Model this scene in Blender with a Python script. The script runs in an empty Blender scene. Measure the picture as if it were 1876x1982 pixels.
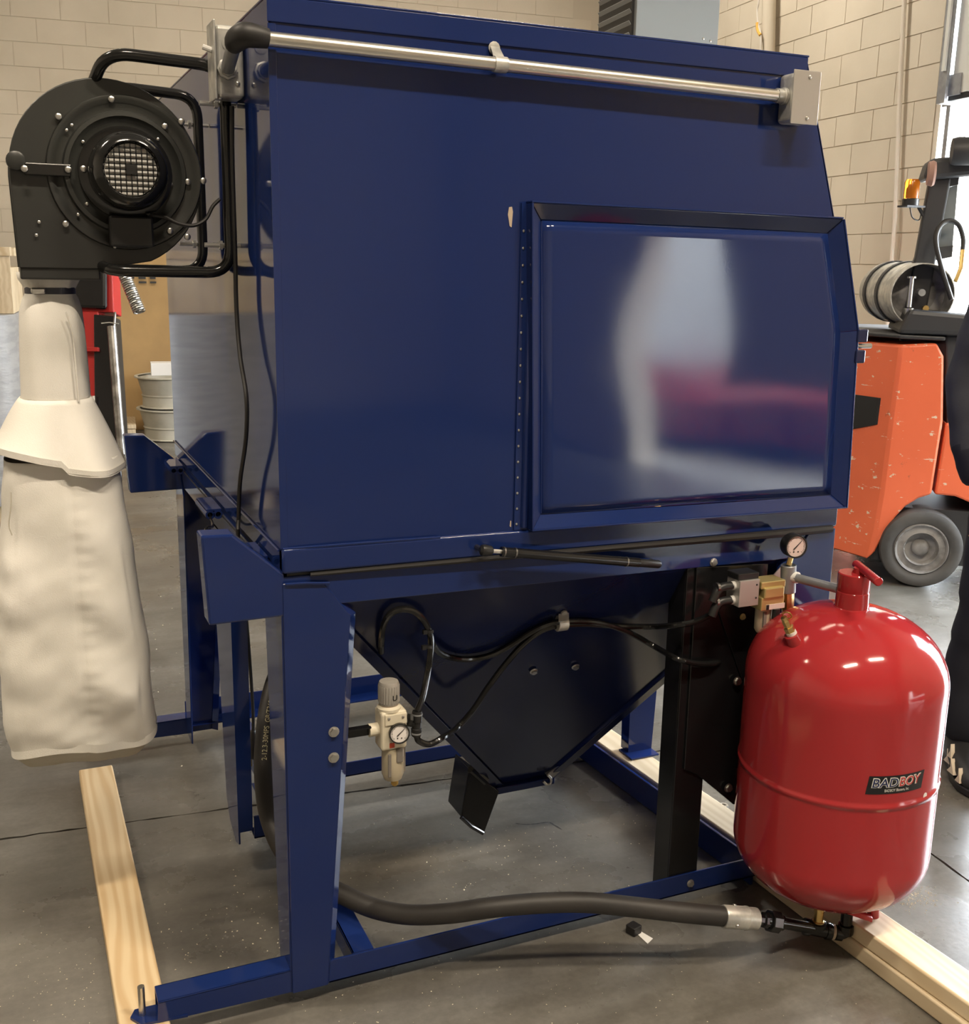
import bpy, bmesh, math, random
from mathutils import Vector, Matrix, Quaternion, noise
random.seed(7)
SC = bpy.context.scene
COL = SC.collection
PI = math.pi

# ------------------------------------------------------------------ camera
cam_data = bpy.data.cameras.new('camera')
cam_data.sensor_fit = 'HORIZONTAL'; cam_data.sensor_width = 36.0
cam_data.lens = 2100.35 / 1876 * 36.0
cam_data.clip_start = 0.05; cam_data.clip_end = 200
cam = bpy.data.objects.new('camera', cam_data); COL.objects.link(cam)
cam.matrix_world = Matrix(((0.916188, 0.073463, -0.393958, -0.42297),
                           (-0.400374, 0.210313, -0.891891, -1.84649),
                           (0.017333, 0.97487, 0.222099, 1.42778),
                           (0, 0, 0, 1)))
SC.camera = cam

# ------------------------------------------------------------------ light: sky, portals, exposure
world = bpy.data.worlds.new('sky'); SC.world = world; world.use_nodes = True
wn = world.node_tree.nodes; wl = world.node_tree.links
bg = wn['Background']; bg.inputs[0].default_value = (0.86, 0.93, 1.0, 1); bg.inputs[1].default_value = 44.0
SC.view_settings.view_transform = 'Standard'; SC.view_settings.look = 'None'
SC.view_settings.exposure = 0.2; SC.view_settings.gamma = 1.0
SC.view_settings.use_curve_mapping = False
SC.cycles.use_denoising = True
SC.cycles.max_bounces = 8; SC.cycles.diffuse_bounces = 4; SC.cycles.glossy_bounces = 4
SC.cycles.sample_clamp_indirect = 6.0
SC.cycles.caustics_reflective = False; SC.cycles.caustics_refractive = False

TH = math.radians(-5.5)                       # the building stands slightly turned to the cabinet
XR = Vector((math.cos(TH), math.sin(TH), 0)); YR = Vector((-math.sin(TH), math.cos(TH), 0))
def RM(x, y, z): return XR * x + YR * y + Vector((0, 0, z))
WALL_X, WALL_Y, WALL_L, WALL_F, CEIL = 4.63, 9.1, -6.5, -8.5, 5.9
BAY = (0.3, 4.02, 3.4)                        # right bay door: y from, y to, height of the opening
BAY2 = (5.35, 7.2, 1.95)                      # front bay: x from, x to, height left open

def portal(name, centre, normal, w, h):
    l = bpy.data.lights.new(name, 'AREA'); l.shape = 'RECTANGLE'; l.size = w; l.size_y = h
    l.cycles.is_portal = True
    o = bpy.data.objects.new(name, l); COL.objects.link(o)
    o.location = centre; o.rotation_euler = Vector(normal).to_track_quat('-Z', 'Y').to_euler()
portal('daylight_portal', RM(WALL_X + .1, (BAY[0] + BAY[1]) / 2, BAY[2] / 2), -XR, BAY[1] - BAY[0], BAY[2])

# ------------------------------------------------------------------ materials
MATS = {}
def mat(name, col, rough=.5, metal=0., coat=0., coat_rough=.05, spec=.5, bump=None, vary=None, emit=None, alpha=None, trans=0., ior=None, mapping=None, rough_vary=None):
    m = bpy.data.materials.new(name); m.use_nodes = True
    nt = m.node_tree; n = nt.nodes; l = nt.links; b = n['Principled BSDF']
    b.inputs['Base Color'].default_value = (*col, 1); b.inputs['Roughness'].default_value = rough
    b.inputs['Metallic'].default_value = metal; b.inputs['Coat Weight'].default_value = coat
    b.inputs['Coat Roughness'].default_value = coat_rough; b.inputs['Specular IOR Level'].default_value = spec
    b.inputs['Transmission Weight'].default_value = trans
    if ior: b.inputs['IOR'].default_value = ior
    geo = n.new('ShaderNodeNewGeometry'); src = geo.outputs['Position']
    if mapping:
        mp = n.new('ShaderNodeMapping'); l.new(src, mp.inputs[0]); mp.inputs['Scale'].default_value = mapping; src = mp.outputs[0]
    def nz(scale, det=4):
        t = n.new('ShaderNodeTexNoise'); t.inputs['Scale'].default_value = scale; t.inputs['Detail'].default_value = det
        l.new(src, t.inputs['Vector']); return t.outputs['Fac']
    if vary:                                   # (scale, second colour, contrast low, high)
        r = n.new('ShaderNodeMapRange'); r.inputs[1].default_value = vary[2]; r.inputs[2].default_value = vary[3]
        l.new(nz(vary[0], 6), r.inputs[0])
        mx = n.new('ShaderNodeMix'); mx.data_type = 'RGBA'
        l.new(r.outputs[0], mx.inputs[0]); mx.inputs[6].default_value = (*col, 1); mx.inputs[7].default_value = (*vary[1], 1)
        l.new(mx.outputs[2], b.inputs['Base Color'])
    if rough_vary:
        r = n.new('ShaderNodeMapRange'); r.inputs[1].default_value = .35; r.inputs[2].default_value = .65
        r.inputs[3].default_value = rough_vary[1]; r.inputs[4].default_value = rough_vary[2]
        l.new(nz(rough_vary[0], 5), r.inputs[0]); l.new(r.outputs[0], b.inputs['Roughness'])
    if bump:
        bp = n.new('ShaderNodeBump'); bp.inputs['Strength'].default_value = bump[1]; bp.inputs['Distance'].default_value = bump[2] if len(bump) > 2 else .002
        l.new(nz(bump[0], 5), bp.inputs['Height']); l.new(bp.outputs[0], b.inputs['Normal'])
    if emit:
        b.inputs['Emission Color'].default_value = (*emit[0], 1); b.inputs['Emission Strength'].default_value = emit[1]
    MATS[name] = m; return m

mat('blue_paint', (.0095, .0235, .112), .06, bump=(260, .02, .0006), rough_vary=(3, .045, .085))
mat('blue_paint_shaded', (.008, .014, .060), .16, bump=(200, .03, .001))  # darker copy of the blue paint, shade under the cabinet put into the colour
mat('black_paint', (.008, .008, .009), .22, bump=(240, .05, .001))
mat('black_satin', (.026, .027, .026), .36, bump=(300, .04, .001), vary=(5, (.034, .036, .033), .35, .65))
mat('black_gloss', (.010, .010, .010), .13)
mat('black_plastic', (.012, .012, .012), .4)
mat('rubber', (.013, .012, .012), .5, bump=(150, .1, .001))
mat('hose_rubber', (.022, .020, .019), .55, bump=(120, .15, .001), vary=(9, (.032, .029, .027), .4, .6))
mat('hose_black', (.008, .008, .008), .16)
mat('steel', (.62, .61, .58), .32, 1., bump=(90, .05, .001))
mat('zinc', (.66, .65, .60), .38, .6, vary=(30, (.45, .45, .43), .4, .6), bump=(60, .08, .001))
mat('dark_steel', (.18, .17, .16), .35, 1., vary=(18, (.35, .34, .32), .4, .6))
mat('conduit', (.74, .71, .64), .30, 1., bump=(60, .03, .001))
mat('brass', (.78, .55, .22), .28, 1.)
mat('gold_zinc', (.62, .50, .22), .4, .7)
mat('aluminium', (.46, .44, .42), .42, .6)
mat('red_paint', (.37, .026, .030), .10, bump=(180, .012, .0006))
mat('red_dull', (.40, .022, .022), .35)
mat('fabric', (.84, .82, .77), .92, spec=.15, bump=(500, .35, .0012), vary=(6, (.78, .76, .70), .4, .62))
mat('fabric_dull', (.55, .52, .44), .92, spec=.1, bump=(400, .3, .0012))  # greyer cloth tone for the bag bottom and loose thread
mat('band_dark', (.03, .03, .045), .4)
mat('paper_white', (.78, .77, .74), .7)
mat('block_paint', (.64, .575, .47), .62, bump=(70, .35, .002), vary=(1.1, (.57, .51, .41), .40, .62))
mat('mortar_paint', (.54, .48, .385), .75, bump=(90, .4, .002))
mat('wall_plain', (.58, .52, .43), .7)
mat('ceiling_paint', (.55, .53, .49), .8)
mat('cardboard', (.46, .30, .13), .8, bump=(60, .1, .001), vary=(3, (.40, .26, .115), .4, .6))
mat('wrap_film', (.30, .29, .275), .5, bump=(22, .5, .004), mapping=(1, 1, 4), vary=(9, (.24, .235, .225), .4, .6))
mat('drum_paint', (.50, .475, .40), .5, vary=(8, (.42, .40, .33), .4, .65), bump=(30, .1, .001))
mat('heater_grey', (.26, .275, .28), .45)
mat('heater_dark', (.03, .03, .032), .5)
mat('galv_dull', (.40, .41, .42), .45, .6, vary=(12, (.30, .31, .33), .4, .6))
mat('door_white', (.62, .63, .60), .55)
mat('white_pipe', (.68, .62, .53), .5)
mat('plaster_white', (.66, .66, .62), .6)
mat('brick_red', (.34, .20, .16), .7)
mat('cable_white', (.62, .58, .52), .5)
mat('orange_wire', (.75, .42, .08), .5)
mat('added_wall_grey', (.26, .26, .25), .7)
mat('bin_red', (.24, .012, .014), .4)
mat('outside_ground', (.34, .335, .31), .8)
mat('tyre', (.055, .055, .055), .7, bump=(60, .2, .002), vary=(7, (.09, .088, .085), .4, .62))
mat('wheel_grey', (.28, .275, .27), .6, vary=(14, (.16, .155, .15), .42, .6), bump=(40, .2, .002))
mat('forklift_dark', (.030, .031, .034), .5)
mat('cloth_dark', (.030, .032, .038), .9, spec=.2, bump=(260, .25, .0015), vary=(5, (.042, .044, .052), .4, .6))
mat('cloth_navy', (.022, .024, .030), .9, spec=.2, bump=(200, .25, .0015))
mat('shoe_black', (.012, .012, .013), .5, bump=(90, .1, .001))
mat('shoe_beige', (.58, .50, .38), .6)
mat('skin', (.50, .29, .20), .55)
mat('hair_dark', (.02, .014, .01), .6)
mat('amber', (.85, .25, .02), .15, trans=.6, ior=1.45)
mat('reg_grey', (.33, .31, .28), .5)
mat('reg_cream', (.70, .64, .50), .45)
mat('bowl', (.66, .58, .42), .3, trans=.25, ior=1.4)
mat('smoke', (.20, .18, .16), .3)
mat('gauge_face', (.78, .74, .72), .35)
mat('gauge_pink', (.74, .60, .57), .3)
mat('red_orange', (.55, .06, .02), .5)
mat('decal_black', (.010, .010, .012), .25)
mat('decal_navy', (.015, .022, .09), .3)
mat('decal_red', (.50, .03, .03), .3)
mat('decal_white', (.78, .76, .72), .3)
mat('hose_print', (.62, .58, .36), .5)
mat('stitch', (.55, .36, .10), .7)
mat('chip', (.66, .60, .46), .8)
mat('asphalt', (.03, .03, .03), .8)
mat('lamp_white', (.8, .8, .78), .4)
mat('primer_chip', (.50, .40, .30), .7)
mat('machine_red', (.42, .02, .02), .3)

def mat_tube():
    m = mat('lamp_tube', (1, .9, .72), .4, emit=((1., .83, .58), 30.0)); return m
mat_tube()

def mat_glass():
    m = bpy.data.materials.new('glass'); m.use_nodes = True; n = m.node_tree.nodes; l = m.node_tree.links
    n.remove(n['Principled BSDF'])
    tr = n.new('ShaderNodeBsdfTransparent'); tr.inputs[0].default_value = (.011, .0155, .0175, 1)
    gl = n.new('ShaderNodeBsdfGlossy'); gl.inputs['Roughness'].default_value = .04
    df = n.new('ShaderNodeBsdfDiffuse'); df.inputs[0].default_value = (.55, .62, .65, 1)
    fr = n.new('ShaderNodeFresnel'); mx = n.new('ShaderNodeMixShader'); m2 = n.new('ShaderNodeMixShader'); m2.inputs[0].default_value = .32
    l.new(fr.outputs[0], mx.inputs[0]); l.new(tr.outputs[0], mx.inputs[1]); l.new(gl.outputs[0], mx.inputs[2])
    l.new(mx.outputs[0], m2.inputs[1]); l.new(df.outputs[0], m2.inputs[2])
    l.new(m2.outputs[0], n['Material Output'].inputs[0]); MATS['glass'] = m
mat_glass()

def mat_concrete():
    m = bpy.data.materials.new('concrete'); m.use_nodes = True; n = m.node_tree.nodes; l = m.node_tree.links
    b = n['Principled BSDF']; geo = n.new('ShaderNodeNewGeometry')
    def nz(scale, det, rough=.55, vec=None):
        t = n.new('ShaderNodeTexNoise'); t.inputs['Scale'].default_value = scale; t.inputs['Detail'].default_value = det; t.inputs['Roughness'].default_value = rough
        l.new(vec or geo.outputs['Position'], t.inputs['Vector']); return t.outputs['Fac']
    def ramp(src, stops):
        r = n.new('ShaderNodeValToRGB'); l.new(src, r.inputs[0])
        el = r.color_ramp.elements
        el[0].position, el[0].color = stops[0][0], (*stops[0][1], 1); el[1].position, el[1].color = stops[1][0], (*stops[1][1], 1)
        for p, c in stops[2:]:
            e = el.new(p); e.color = (*c, 1)
        return r.outputs[0]
    def mix(kind, fac, a, bb):
        x = n.new('ShaderNodeMix'); x.data_type = 'RGBA'; x.blend_type = kind; x.inputs[0].default_value = fac
        l.new(a, x.inputs[6]); l.new(bb, x.inputs[7]); return x.outputs[2]
    base = ramp(nz(1.3, 8), [(.30, (.100, .095, .085)), (.70, (.185, .178, .160))])
    blot = ramp(nz(4.0, 9, .62), [(.32, (.62, .60, .57)), (.66, (1.05, 1.05, 1.05))])
    fine = ramp(nz(70, 4, .6), [(.3, (.86, .86, .86)), (.7, (1.08, 1.08, 1.08))])
    mp = n.new('ShaderNodeMapping'); l.new(geo.outputs['Position'], mp.inputs[0]); mp.inputs['Scale'].default_value = (2.2, 14, 1); mp.inputs['Rotation'].default_value = (0, 0, .5)
    streak = ramp(nz(1.6, 6, .6, mp.outputs[0]), [(.35, (.88, .87, .85)), (.62, (1.06, 1.06, 1.06))])
    spots = ramp(nz(9, 3, .5), [(.20, (.45, .44, .42)), (.30, (1, 1, 1))])
    c = mix('MULTIPLY', 1, base, blot); c = mix('MULTIPLY', 1, c, fine); c = mix('MULTIPLY', 1, c, streak); c = mix('MULTIPLY', 1, c, spots)
    l.new(c, b.inputs['Base Color'])
    rr = n.new('ShaderNodeMapRange'); l.new(nz(3, 7), rr.inputs[0]); rr.inputs[1].default_value = .3; rr.inputs[2].default_value = .7; rr.inputs[3].default_value = .20; rr.inputs[4].default_value = .40
    l.new(rr.outputs[0], b.inputs['Roughness'])
    bp = n.new('ShaderNodeBump'); bp.inputs['Strength'].default_value = .12; bp.inputs['Distance'].default_value = .003
    l.new(nz(55, 6), bp.inputs['Height']); l.new(bp.outputs[0], b.inputs['Normal'])
    b.inputs['Specular IOR Level'].default_value = .55
    MATS['concrete'] = m
mat_concrete()

def mat_wood(name, c0, c1, along='y', seed=0., ring=26.):
    """pine board: growth rings stretched along the board with knots where noise warps them"""
    m = bpy.data.materials.new(name); m.use_nodes = True; n = m.node_tree.nodes; l = m.node_tree.links
    b = n['Principled BSDF']; geo = n.new('ShaderNodeNewGeometry')
    mp = n.new('ShaderNodeMapping'); l.new(geo.outputs['Position'], mp.inputs[0])
    mp.inputs['Scale'].default_value = {'y': (1, .16, 1), 'x': (.16, 1, 1), 'z': (1, 1, .16)}[along]; mp.inputs['Location'].default_value = (seed, seed * .7, seed * .3)
    warp = n.new('ShaderNodeTexNoise'); warp.inputs['Scale'].default_value = 7; warp.inputs['Detail'].default_value = 2; l.new(mp.outputs[0], warp.inputs[0])
    w = n.new('ShaderNodeTexWave'); w.wave_type = 'BANDS'; w.bands_direction = 'X' if along != 'x' else 'Y'
    w.inputs['Scale'].default_value = ring; w.inputs['Distortion'].default_value = 7; w.inputs['Detail'].default_value = 2; w.inputs['Detail Scale'].default_value = .8
    ad = n.new('ShaderNodeVectorMath'); ad.operation = 'MULTIPLY_ADD'; l.new(warp.outputs['Color'], ad.inputs[0]); ad.inputs[1].default_value = (.10, .10, .10); l.new(mp.outputs[0], ad.inputs[2])
    l.new(ad.outputs[0], w.inputs[0])
    r = n.new('ShaderNodeValToRGB'); r.color_ramp.elements[0].color = (*c0, 1); r.color_ramp.elements[1].color = (*c1, 1)
    r.color_ramp.elements[0].position = .15; r.color_ramp.elements[1].position = .9
    l.new(w.outputs['Fac'], r.inputs[0])
    big = n.new('ShaderNodeTexNoise'); big.inputs['Scale'].default_value = 5; l.new(mp.outputs[0], big.inputs[0])
    rb = n.new('ShaderNodeValToRGB'); rb.color_ramp.elements[0].color = (.82, .78, .72, 1); rb.color_ramp.elements[1].color = (1.05, 1.05, 1.03, 1); rb.color_ramp.elements[0].position = .35; rb.color_ramp.elements[1].position = .65
    l.new(big.outputs['Fac'], rb.inputs[0])
    x = n.new('ShaderNodeMix'); x.data_type = 'RGBA'; x.blend_type = 'MULTIPLY'; x.inputs[0].default_value = 1; l.new(r.outputs[0], x.inputs[6]); l.new(rb.outputs[0], x.inputs[7])
    l.new(x.outputs[2], b.inputs['Base Color']); b.inputs['Roughness'].default_value = .6
    MATS[name] = m
mat_wood('pine', (.66, .52, .33), (.56, .40, .225), 'y', 0.3, 13.)
mat_wood('pine_pale', (.74, .62, .44), (.66, .53, .35), 'y', 2.3, 12.)
mat_wood('pine_dry', (.62, .52, .37), (.54, .44, .30), 'y', 5.1, 12.)
mat_wood('pine_cross', (.60, .50, .35), (.48, .37, .23), 'x', 1.4)

def mat_orange():
    m = mat('orange_paint', (.80, .165, .07), .38, vary=(2.2, (.72, .145, .06), .4, .65), bump=(40, .06, .001))
    n = m.node_tree.nodes; l = m.node_tree.links; b = n['Principled BSDF']
    old = b.inputs['Base Color'].links[0].from_socket
    geo = [x for x in n if x.bl_idname == 'ShaderNodeNewGeometry'][0]
    def chips(scale, lo, hi, sc):
        mp = n.new('ShaderNodeMapping'); mp.inputs['Scale'].default_value = sc; l.new(geo.outputs['Position'], mp.inputs[0])
        t = n.new('ShaderNodeTexNoise'); t.inputs['Scale'].default_value = scale; t.inputs['Detail'].default_value = 8; t.inputs['Roughness'].default_value = .65; l.new(mp.outputs[0], t.inputs[0])
        r = n.new('ShaderNodeMapRange'); r.inputs[1].default_value = lo; r.inputs[2].default_value = hi; l.new(t.outputs['Fac'], r.inputs[0]); return r.outputs[0]
    def over(a, fac, col):
        x = n.new('ShaderNodeMix'); x.data_type = 'RGBA'; l.new(fac, x.inputs[0]); l.new(a, x.inputs[6]); x.inputs[7].default_value = (*col, 1); return x.outputs[2]
    c = over(old, chips(17, .63, .655, (1, 1, 1.4)), (.72, .58, .45))
    c = over(c, chips(7, .66, .68, (1, 1, 7)), (.80, .62, .50))
    c = over(c, chips(7, .64, .72, (1, 1, .7)), (.16, .07, .05))
    l.new(c, b.inputs['Base Color'])
mat_orange()

# ------------------------------------------------------------------ mesh helpers
def vec(p): return p if isinstance(p, Vector) else Vector(p)
def catmull(pts, seg=8):
    pts = [vec(p) for p in pts]
    if len(pts) < 3: return pts
    out = []; ext = [pts[0] * 2 - pts[1]] + pts + [pts[-1] * 2 - pts[-2]]
    for i in range(1, len(ext) - 2):
        p0, p1, p2, p3 = ext[i - 1:i + 3]
        for s in range(seg):
            t = s / seg
            out.append(.5 * ((2 * p1) + (p2 - p0) * t + (2 * p0 - 5 * p1 + 4 * p2 - p3) * t * t + (3 * p1 - p0 - 3 * p2 + p3) * t ** 3))
    out.append(pts[-1]); return out
def fillet(pts, r, seg=6):
    """polyline with rounded corners"""
    pts = [vec(p) for p in pts]; out = [pts[0]]
    for a, b, c in zip(pts, pts[1:], pts[2:]):
        d1 = (a - b); d2 = (c - b); k = min(r, d1.length * .49, d2.length * .49)
        p, q = b + d1.normalized() * k, b + d2.normalized() * k
        for s in range(seg + 1):
            t = s / seg; out.append(p * (1 - t) ** 2 + b * 2 * t * (1 - t) + q * t * t)
    out.append(pts[-1]); return out

class MB:
    def __init__(self): self.v = []; self.f = []
    def add(self, vs, fs):
        o = len(self.v); self.v += [vec(x) for x in vs]; self.f += [tuple(i + o for i in f) for f in fs]; return self
    def box(self, x0, x1, y0, y1, z0, z1):
        return self.add([(x, y, z) for z in (z0, z1) for y in (y0, y1) for x in (x0, x1)],
                        [(0, 2, 3, 1), (4, 5, 7, 6), (0, 1, 5, 4), (2, 6, 7, 3), (0, 4, 6, 2), (1, 3, 7, 5)])
    def obox(self, c, ax, ay, az):
        """box about c with half axes"""
        c, ax, ay, az = vec(c), vec(ax), vec(ay), vec(az)
        return self.add([c + ax * i + ay * j + az * k for k in (-1, 1) for j in (-1, 1) for i in (-1, 1)],
                        [(0, 2, 3, 1), (4, 5, 7, 6), (0, 1, 5, 4), (2, 6, 7, 3), (0, 4, 6, 2), (1, 3, 7, 5)])
    def prism(self, poly, ex):
        poly = [vec(p) for p in poly]; ex = vec(ex); n = len(poly)
        return self.add(poly + [p + ex for p in poly], [tuple(range(n))[::-1], tuple(range(n, 2 * n))] + [(i, (i + 1) % n, n + (i + 1) % n, n + i) for i in range(n)])
    def tube(self, path, r, n=10, caps=True):
        path = [vec(p) for p in path]; m = len(path); rs = r if isinstance(r, (list, tuple)) else [r] * m
        t0 = (path[1] - path[0]).normalized(); a = t0.orthogonal().normalized(); vs = []; prev = t0
        for i, p in enumerate(path):
            t = ((path[min(i + 1, m - 1)] - path[max(i - 1, 0)])).normalized()
            if t.length < .5: t = prev
            a = (prev.rotation_difference(t) @ a); a = (a - t * a.dot(t)).normalized(); b = t.cross(a); prev = t
            vs += [p + (a * math.cos(2 * PI * k / n) + b * math.sin(2 * PI * k / n)) * rs[i] for k in range(n)]
        fs = [(i * n + k, i * n + (k + 1) % n, (i + 1) * n + (k + 1) % n, (i + 1) * n + k) for i in range(m - 1) for k in range(n)]
        if caps: fs += [tuple(range(n))[::-1], tuple((m - 1) * n + k for k in range(n))]
        return self.add(vs, fs)
    def lathe(self, prof, o=(0, 0, 0), ax=(0, 0, 1), n=24, caps=True):
        """prof: (radius, height along axis)"""
        o, ax = vec(o), vec(ax).normalized(); a = ax.orthogonal().normalized(); b = ax.cross(a); m = len(prof); vs = []
        for r, h in prof:
            vs += [o + ax * h + (a * math.cos(2 * PI * k / n) + b * math.sin(2 * PI * k / n)) * max(r, 1e-5) for k in range(n)]
        fs = [(i * n + k, i * n + (k + 1) % n, (i + 1) * n + (k + 1) % n, (i + 1) * n + k) for i in range(m - 1) for k in range(n)]
        if caps: fs += [tuple(range(n))[::-1], tuple((m - 1) * n + k for k in range(n))]
        return self.add(vs, fs)
    def cyl(self, a, b, r, n=16): a, b = vec(a), vec(b); return self.lathe([(r, 0), (r, (b - a).length)], a, b - a, n)
    def hexa(self, a, b, r): return self.cyl(a, b, r, 6)
    def loft(self, rings, caps=True, closed=True):
        n = len(rings[0]); vs = [p for r in rings for p in r]; m = len(rings)
        fs = [(i * n + k, i * n + (k + 1) % n, (i + 1) * n + (k + 1) % n, (i + 1) * n + k) for i in range(m - 1) for k in range(n if closed else n - 1)]
        if caps: fs += [tuple(range(n))[::-1], tuple((m - 1) * n + k for k in range(n))]
        return self.add(vs, fs)
    def build(self, name, material, parent=None, smooth=35, bevel=None, seg=2, subsurf=0, **tags):
        off = Vector((0, 0, 0)); p = parent
        while p is not None: off += p.location; p = p.parent
        me = bpy.data.meshes.new(name); me.from_pydata([tuple(x - off) for x in self.v], [], self.f)
        bm = bmesh.new(); bm.from_mesh(me); bmesh.ops.recalc_face_normals(bm, faces=bm.faces); bm.to_mesh(me); bm.free()
        me.materials.append(MATS[material])
        if smooth is not None:
            me.polygons.foreach_set('use_smooth', [True] * len(me.polygons)); me.set_sharp_from_angle(angle=math.radians(smooth))
        o = bpy.data.objects.new(name, me); COL.objects.link(o); o.parent = parent
        if bevel:
            b = o.modifiers.new('bevel', 'BEVEL'); b.width = bevel; b.segments = seg; b.limit_method = 'ANGLE'; b.angle_limit = math.radians(40)
        if subsurf:
            s = o.modifiers.new('subdivision', 'SUBSURF'); s.levels = subsurf; s.render_levels = subsurf
        for k, val in tags.items(): o[k] = val
        return o

def thing(name, loc, label, category, group=None):
    o = bpy.data.objects.new(name, None); COL.objects.link(o); o.location = loc; o.empty_display_size = .05
    o['label'] = label; o['category'] = category
    if group: o['group'] = group
    return o
def tag(o, label, category, group=None):
    o['label'] = label; o['category'] = category
    if group: o['group'] = group
    return o

_bolt = {}
def bolt(p, nrm, r, parent, material='steel', name='bolt', style='hex'):
    """a screw head set on a surface, its mesh shared by all alike heads"""
    key = (style, material)
    if key not in _bolt:
        b = MB()
        if style == 'hex':
            b.lathe([(1.25, 0), (1.25, .15), (1.05, .2)], n=14); b.hexa((0, 0, .15), (0, 0, .8), .95)
        else:
            b.lathe([(1., 0), (1., .2), (.85, .5), (.5, .68), (.2, .70)], n=12)
        me = bpy.data.meshes.new(name); me.from_pydata([tuple(x) for x in b.v], [], b.f); me.materials.append(MATS[material])
        me.polygons.foreach_set('use_smooth', [True] * len(me.polygons)); me.set_sharp_from_angle(angle=.6); _bolt[key] = me
    o = bpy.data.objects.new(name, _bolt[key]); COL.objects.link(o); o.parent = parent
    off = Vector((0, 0, 0)); q = parent
    while q is not None: off += q.location; q = q.parent
    o.location = vec(p) - off; o.scale = (r, r, r); o.rotation_euler = vec(nrm).to_track_quat('Z', 'Y').to_euler()
    return o

def text_mesh(body, size, shear=0., offset=0., bold_space=1.):
    cu = bpy.data.curves.new('lettering', 'FONT'); cu.body = body; cu.size = size; cu.shear = shear; cu.offset = offset; cu.space_character = bold_space
    cu.resolution_u = 3; cu.fill_mode = 'FRONT'
    o = bpy.data.objects.new('lettering', cu); COL.objects.link(o)
    dg = bpy.context.evaluated_depsgraph_get(); me = bpy.data.meshes.new_from_object(o.evaluated_get(dg))
    bpy.data.objects.remove(o); bpy.data.curves.remove(cu)
    return me
def place_text(name, body, size, fn, material, parent, fit=None, **kw):
    """flat print laid on a surface: fn(u, v) gives the point for text coordinate u, v"""
    me = text_mesh(body, size, **kw); xs = [v.co.x for v in me.vertices]; w0, w1 = min(xs), max(xs)
    off = Vector((0, 0, 0)); q = parent
    while q is not None: off += q.location; q = q.parent
    bm = bmesh.new(); bm.from_mesh(me)
    bmesh.ops.triangulate(bm, faces=bm.faces)
    for v in bm.verts:
        u = v.co.x
        if fit: u = fit[0] + (u - w0) / (w1 - w0) * (fit[1] - fit[0])
        v.co = vec(fn(u, v.co.y)) - off
    bm.to_mesh(me); bm.free()
    me.materials.clear(); me.materials.append(MATS[material])
    o = bpy.data.objects.new(name, me); COL.objects.link(o); o.parent = parent; return o

# ================================================================== THE SETTING
def S(o): o['kind'] = 'structure'; return o
ROT = TH
def rbox(b, x0, x1, y0, y1, z0, z1):
    return b.obox(RM((x0 + x1) / 2, (y0 + y1) / 2, (z0 + z1) / 2), XR * (x1 - x0) / 2, YR * (y1 - y0) / 2, Vector((0, 0, (z1 - z0) / 2)))

# --- floor: a dark bed with four concrete slabs, saw joints between them
floor = S(rbox(MB(), WALL_L, WALL_X, WALL_F, WALL_Y, -.16, -.012).build('floor', 'asphalt'))
JX, JY = 1.62, .845                      # joints in room coordinates
def slab(x0, x1, y0, y1, jag):
    """jag: sides with a ragged edge, as a dict side -> amplitude"""
    pts = []
    def side(a, b, amp, n):
        for i in range(n):
            t = i / n; p = a.lerp(b, t); d = (b - a).normalized(); q = Vector((-d.y, d.x))
            pts.append(p + q * (random.uniform(-amp, amp) if amp and i else 0))
    c = [Vector((x0, y0)), Vector((x1, y0)), Vector((x1, y1)), Vector((x0, y1))]
    for k, nm in enumerate(('f', 'r', 'b', 'l')):
        a, b = c[k], c[(k + 1) % 4]; amp = jag.get(nm, 0)
        side(a, b, amp, int((b - a).length / .035) + 1 if amp else 1)
    m = MB().prism([RM(p.x, p.y, -.06) for p in pts], (0, 0, .06))
    return m.build('slab', 'concrete', floor, smooth=None)
g = .0035
slab(WALL_L, JX - g, WALL_F, JY - g, {'b': .003, 'r': .0015}); slab(JX + g, WALL_X, WALL_F, JY - g, {'b': .0015, 'l': .0015})
slab(WALL_L, JX - g, JY + g, WALL_Y, {'f': .003, 'r': .0015}); slab(JX + g, WALL_X, JY + g, WALL_Y, {'f': .0015, 'l': .0015})
# hairline crack in the slab under the hopper and a few more
def crack(pts, w):
    b = MB(); pts = catmull(pts, 5)
    L, Rr = [], []
    for i, p in enumerate(pts):
        d = (pts[min(i + 1, len(pts) - 1)] - pts[max(i - 1, 0)]).normalized(); q = Vector((-d.y, d.x, 0)); k = w * (.3 + .7 * random.random())
        if i in (0, len(pts) - 1): k = w * .1
        L.append(p + q * k + Vector((0, 0, .0006))); Rr.append(p - q * k + Vector((0, 0, .0006)))
    n = len(pts)
    b.add(L + Rr, [(i, i + 1, n + i + 1, n + i) for i in range(n - 1)]); o = b.build('crack', 'asphalt', floor, smooth=None); return o
crack([(0.712,0.489,0), (0.732,0.475,0), (0.759,0.467,0), (0.78,0.465,0), (0.798,0.46,0), (0.805,0.44,0), (0.812,0.414,0)], .0022)
crack([(1.739,1.344,0), (1.742,1.315,0), (1.732,1.269,0), (1.743,1.226,0)], .004)

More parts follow.
